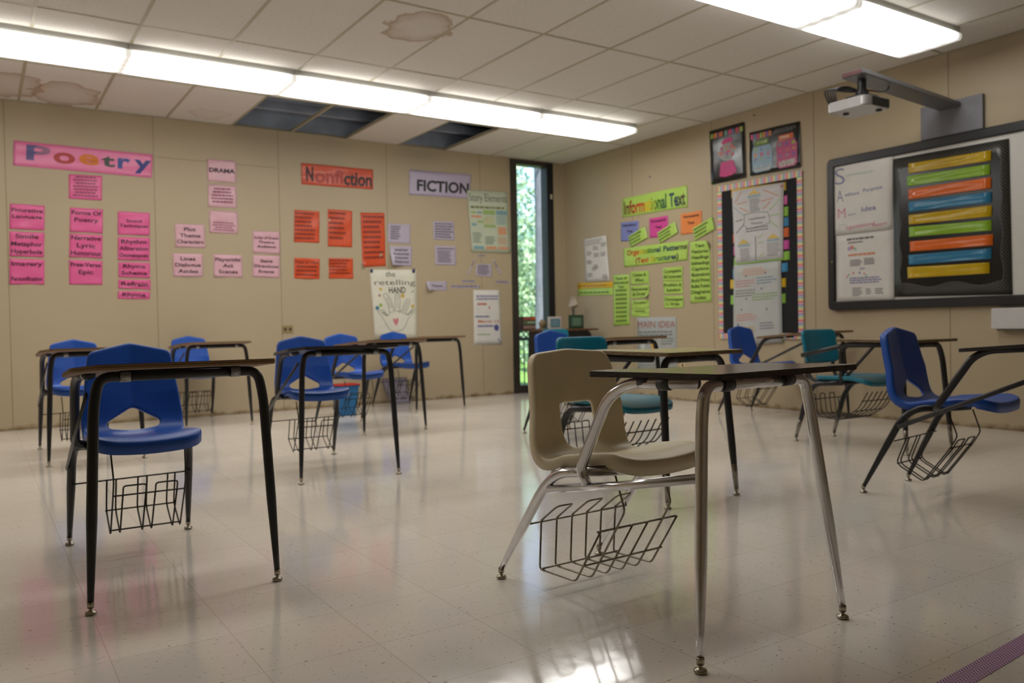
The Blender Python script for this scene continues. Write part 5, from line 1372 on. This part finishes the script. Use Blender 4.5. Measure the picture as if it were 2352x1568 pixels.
bm = bmesh.new(); box(bm, x0, x1, IY, IY+.06, TZ, z1, bev=.003); o = obj('block', bm, mat('dark_stained_wood', rgb(58, 44, 36), .6, noise=.2), hb); o.matrix_parent_inverse = hi
wq = x1-x0; hq = z1-TZ
for (a, b2, c, d, col) in ((.14, .65, .74, .97, (150, 74, 66)), (.65, .97, .74, .97, (190, 92, 44)), (.12, .97, .40, .70, (84, 100, 70)), (.40, .92, .48, .62, (150, 166, 146)), (.14, .97, .06, .32, (140, 116, 104))):
    bm = bmesh.new(); box(bm, x0+wq*a, x0+wq*b2, IY-.003-.0008*(b2 > .9)-.0006*(c > .45), IY-.0005, TZ+hq*c, TZ+hq*d); o = obj('painted_panel', bm, ink(*col), hb); o.matrix_parent_inverse = hi
x0, x1, z1 = stand('', 1238, 1253, 733, -.45, 0)
bm = bmesh.new(); w_ = (x1-x0); zc_ = z1-w_*.55
kb = empty('desk_fan', ((x0+x1)/2, -.45, TZ)); tag(kb, 'small tan round-headed ornament on a stem, between the block sign and blue plaque', 'ornament'); kb.name = 'ornament'; ki = Matrix.Translation(kb.location).inverted()
lathe(bm, [(w_*.42, 0), (w_*.36, .012), (w_*.22, .03), (w_*.26, zc_-TZ-w_*.4)], kb.location.x-.008, -.45, TZ, 16); o = obj('stem', bm, mat('olive_ceramic', rgb(104, 96, 60), .5, noise=.1), kb, True); o.matrix_parent_inverse = ki
bm = bmesh.new(); bmesh.ops.create_uvsphere(bm, u_segments=18, v_segments=12, radius=w_*.52)
for v in bm.verts: v.co = Vector((v.co.x+kb.location.x+.004, v.co.y*.6-.45, v.co.z*1.05+zc_))
o = obj('head', bm, mat('tan_ceramic', rgb(132, 116, 86), .5, noise=.1), kb, True); o.matrix_parent_inverse = ki
def plaque(name, px0, px1, pytop, y, frame_c, face_c, label, text_c):
    x0, x1, z1 = stand('', px0, px1, pytop, y, 0)
    t = empty(name, ((x0+x1)/2, y, TZ)); tag(t, label, 'plaque'); ii = Matrix.Translation(t.location).inverted()
    bm = bmesh.new(); box(bm, x0, x1, y, y+.03, TZ, z1, bev=.003); o = obj('frame', bm, ink(*frame_c), t); o.matrix_parent_inverse = ii
    e = (x1-x0)*.13; bm = bmesh.new(); box(bm, x0+e, x1-e, y-.004, y-.0005, TZ+e, z1-e); o = obj('face', bm, ink(*face_c), t); o.matrix_parent_inverse = ii
    bm = bmesh.new()
    for k in range(4):
        zz = TZ+e+(z1-TZ-2*e)*(.2+.19*k); a = x0+e*1.7+.004*(k % 2); b2 = x1-e*1.7-.006*((k+1) % 2)
        n = 4
        for q in range(n): box(bm, a+(b2-a)*q/n, a+(b2-a)*(q+.8)/n, y-.0055, y-.0041, zz-.008, zz+.008)
    o = obj('lettering', bm, ink(*text_c), t); o.matrix_parent_inverse = ii
    return x0, x1, z1
plaque('plaque', 1261, 1290, 727, -.64, (190, 184, 178), (84, 122, 140), 'small teal-blue lettered plaque in a pale frame on the corner table', (120, 150, 164))
x0, x1, z1 = plaque('plaque', 1309, 1341, 723, -.60, (42, 66, 46), (78, 108, 90), 'small green lettered plaque with a dark green frame on the corner table', (110, 138, 120))
# folded light figure on a thin stem above the green plaque
vx = (x0+x1)/2+.01; vb_ = on_y(1325, 708, -.52); vt_ = on_y(1325, 680, -.52)
vz = empty('bud_vase', (vx, -.52, TZ)); tag(vz, 'dark slim vase holding pale folded paper blossom, behind the green plaque', 'vase'); vi = Matrix.Translation(vz.location).inverted()
bm = bmesh.new(); lathe(bm, [(.026, 0), (.036, .03), (.034, .09), (.016, .16), (.013, vb_.z-TZ), (.010, vb_.z-TZ)], vx, -.52, TZ, 16); o = obj('vase', bm, mat('dark_glass', rgb(44, 40, 32), .3, noise=.1), vz, True); o.matrix_parent_inverse = vi
bm = bmesh.new(); hz = vt_.z-vb_.z+.01
for k in range(7):
    a = k*2*PI/7+.3; b0 = Vector((vx, -.52, vb_.z-.005)); d = Vector((math.cos(a), math.sin(a), 0)); sd = Vector((-math.sin(a), math.cos(a), 0))
    pA = [bm.verts.new(b0+Vector((0, 0, .0))), bm.verts.new(b0+d*.055+sd*.028+Vector((0, 0, .02+.02*(k % 3)))), bm.verts.new(b0+d*.02+Vector((0, 0, hz*(.75+.25*(k % 2))))), bm.verts.new(b0+d*.05-sd*.03+Vector((0, 0, .03)))]
    bm.faces.new(pA)
bmesh.ops.solidify(bm, geom=list(bm.faces), thickness=.001)
o = obj('paper_blossom', bm, mat('white_tissue', rgb(226, 214, 200), .7, noise=.08), vz); o.matrix_parent_inverse = vi

# teal chair pulled up to the corner table
ch = empty('student_chair', (-1.02, -1.50, 0)); tag(ch, 'teal plastic chair at the corner table, mostly hidden behind the desks', 'chair')
pc_ = on_y(1277, 757, -1.04); ch.location = (pc_.x, -1.25, 0); ch.rotation_euler = (0, 0, PI)
bm = bmesh.new(); pad(bm, .17, .24, .02, .03, .04)
for v in bm.verts:
    x, y, z = v.co; v.co = Vector((x, -.215-.12*y+z, pc_.z-.235+y*.985))
obj('backrest', bm, M_teal, ch, True)
bm = bmesh.new(); pad(bm, .19, .40, .03, .012, .06, lip=.02)
for v in bm.verts: v.co = Vector((v.co.x, v.co.y-.2, v.co.z+.45))
obj('seat', bm, M_teal, ch, True)
for s in (-1, 1):
    leg_tube(ch, [(s*.22, .2, .02), (s*.17, .12, .43)], M_black, .012, .011, .1)
    leg_tube(ch, [(s*.22, -.27, .02), (s*.17, -.19, .43), (s*.14, -.23, pc_.z-.06)], M_black, .012, .011, .1)

# ------------------------------------------------------------------ floor things
pb = on_z(798, 953); bx, by = pb.x, pb.y+.05
bn = empty('waste_bin', (bx, by, 0)); tag(bn, 'blue rectangular waste bin with a red liner edge by the back wall', 'waste bin')
def rr(w, d, r): return round_poly([(-w, -d), (w, -d), (w, d), (-w, d)], r, 4)
bm = bmesh.new(); rs = []
for (w_, d_, z) in ((.082, .07, 0), (.115, .095, .275), (.122, .102, .278), (.122, .102, .285), (.112, .092, .285), (.08, .068, .008)):
    rs.append([bm.verts.new((x, y, z)) for x, y in rr(w_, d_, .025)])
for a, b2 in zip(rs, rs[1:]):
    for k in range(len(a)): bm.faces.new((a[k], a[(k+1) % len(a)], b2[(k+1) % len(a)], b2[k]))
bm.faces.new(rs[0][::-1]); bm.faces.new(rs[-1])
obj('bin', bm, mat('blue_bin_plastic', rgb(20, 104, 158), .4, noise=.06), bn)
bm = bmesh.new(); rs = []
for (w_, d_, z) in ((.118, .098, .2865), (.126, .106, .292), (.124, .104, .304), (.112, .092, .302), (.104, .086, .26)):
    rs.append([bm.verts.new((x, y, z+.003*math.sin(x*90+y*70))) for x, y in rr(w_, d_, .025)])
for a, b2 in zip(rs, rs[1:]):
    for k in range(len(a)): bm.faces.new((a[k], a[(k+1) % len(a)], b2[(k+1) % len(a)], b2[k]))
obj('red_liner', bm, mat('red_liner', rgb(196, 52, 44), .5, noise=.1), bn)
# fallen lilac sheet against the wall
xa = on_y(876, 900).x; xb = on_y(934, 900).x; za = on_y(905, 868).z
bm = bmesh.new(); g = []; n = 12
for j in range(n+1):
    t = j/n
    g.append([bm.verts.new((xa+(xb-xa)*i/n+.06*t*(1-i/n), -.012-.13*t*t-.02*math.sin(i/n*PI)*t, za*(1-t)+.001)) for i in range(n+1)])
for j in range(n):
    for i in range(n): bm.faces.new((g[j][i], g[j+1][i], g[j+1][i+1], g[j][i+1]))
bmesh.ops.solidify(bm, geom=list(bm.faces), thickness=.0008)
tag(obj('paper_sheet', bm, LIL, None, True), 'fallen lilac sheet leaning on the back wall behind a desk basket', 'paper sheet')
# purple patterned tape on the floor
def tape_mat():
    m, nt, b = new_mat('purple_zigzag_tape')
    tc = nd(nt, 'ShaderNodeTexCoord'); sx = nd(nt, 'ShaderNodeSeparateXYZ'); nt.links.new(tc.outputs['Object'], sx.inputs[0])
    pp_ = nd(nt, 'ShaderNodeMath', operation='PINGPONG'); pp_.inputs[1].default_value = .012; nt.links.new(sx.outputs['Y'], pp_.inputs[0])
    ad = nd(nt, 'ShaderNodeMath', operation='ADD'); nt.links.new(sx.outputs['X'], ad.inputs[0]); nt.links.new(pp_.outputs[0], ad.inputs[1])
    mu = nd(nt, 'ShaderNodeMath', operation='MULTIPLY'); mu.inputs[1].default_value = 2*PI/.0115; nt.links.new(ad.outputs[0], mu.inputs[0])
    sn = nd(nt, 'ShaderNodeMath', operation='SINE'); nt.links.new(mu.outputs[0], sn.inputs[0])
    gt = nd(nt, 'ShaderNodeMath', operation='GREATER_THAN'); gt.inputs[1].default_value = .2; nt.links.new(sn.outputs[0], gt.inputs[0])
    mx = nd(nt, 'ShaderNodeMix', data_type='RGBA'); nt.links.new(gt.outputs[0], mx.inputs['Factor']); mx.inputs[6].default_value = rgb(112, 48, 104); mx.inputs[7].default_value = rgb(206, 172, 200)
    nt.links.new(mx.outputs[2], b.inputs['Base Color']); b.inputs['Roughness'].default_value = .5
    return m
pa, pb2, pc2, pd = on_z(2150, 1568), on_z(2352, 1455), on_z(2352, 1500), on_z(2240, 1568)
dv = (pb2-pa).normalized(); nv = Vector((dv.y, -dv.x, 0)); wid = abs((pd-pa).dot(nv))
bm = bmesh.new(); L = 3.6; a0 = pa-dv*.9
box(bm, 0, L, -wid, 0, .0003, .0009)
o = obj('floor_tape', bm, tape_mat()); o.location = (a0.x, a0.y, 0); o.rotation_euler = (0, 0, math.atan2(dv.y, dv.x))
tag(o, 'purple and pink zigzag patterned tape stuck across the near floor', 'floor tape')

# ------------------------------------------------------------------ daylight
W = bpy.data.worlds.new('sky'); S.world = W; W.use_nodes = True
nt = W.node_tree; bg = nt.nodes['Background']
sky = nt.nodes.new('ShaderNodeTexSky'); sky.sky_type = 'NISHITA'; sky.sun_disc = False; sky.sun_elevation = R_(52); sky.sun_rotation = R_(200)
nt.links.new(sky.outputs[0], bg.inputs['Color']); bg.inputs['Strength'].default_value = .42
sl = bpy.data.lights.new('sun', 'SUN'); sl.energy = 13.0; sl.angle = R_(.6); sl.color = (1.0, .96, .88)
so = bpy.data.objects.new('sun', sl); COL.objects.link(so); so.rotation_euler = (R_(38), 0, R_(-18))

S.view_settings.view_transform = 'Standard'; S.view_settings.look = 'None'; S.view_settings.gamma = 1.0; S.view_settings.exposure = 0.0
S.view_settings.use_curve_mapping = False
S.cycles.use_denoising = True; S.cycles.use_light_tree = False
S.cycles.max_bounces = 6; S.cycles.diffuse_bounces = 4; S.cycles.glossy_bounces = 3; S.cycles.transmission_bounces = 6
S.cycles.sample_clamp_indirect = 6.0
S.cycles.use_adaptive_sampling = True; S.cycles.adaptive_threshold = .045
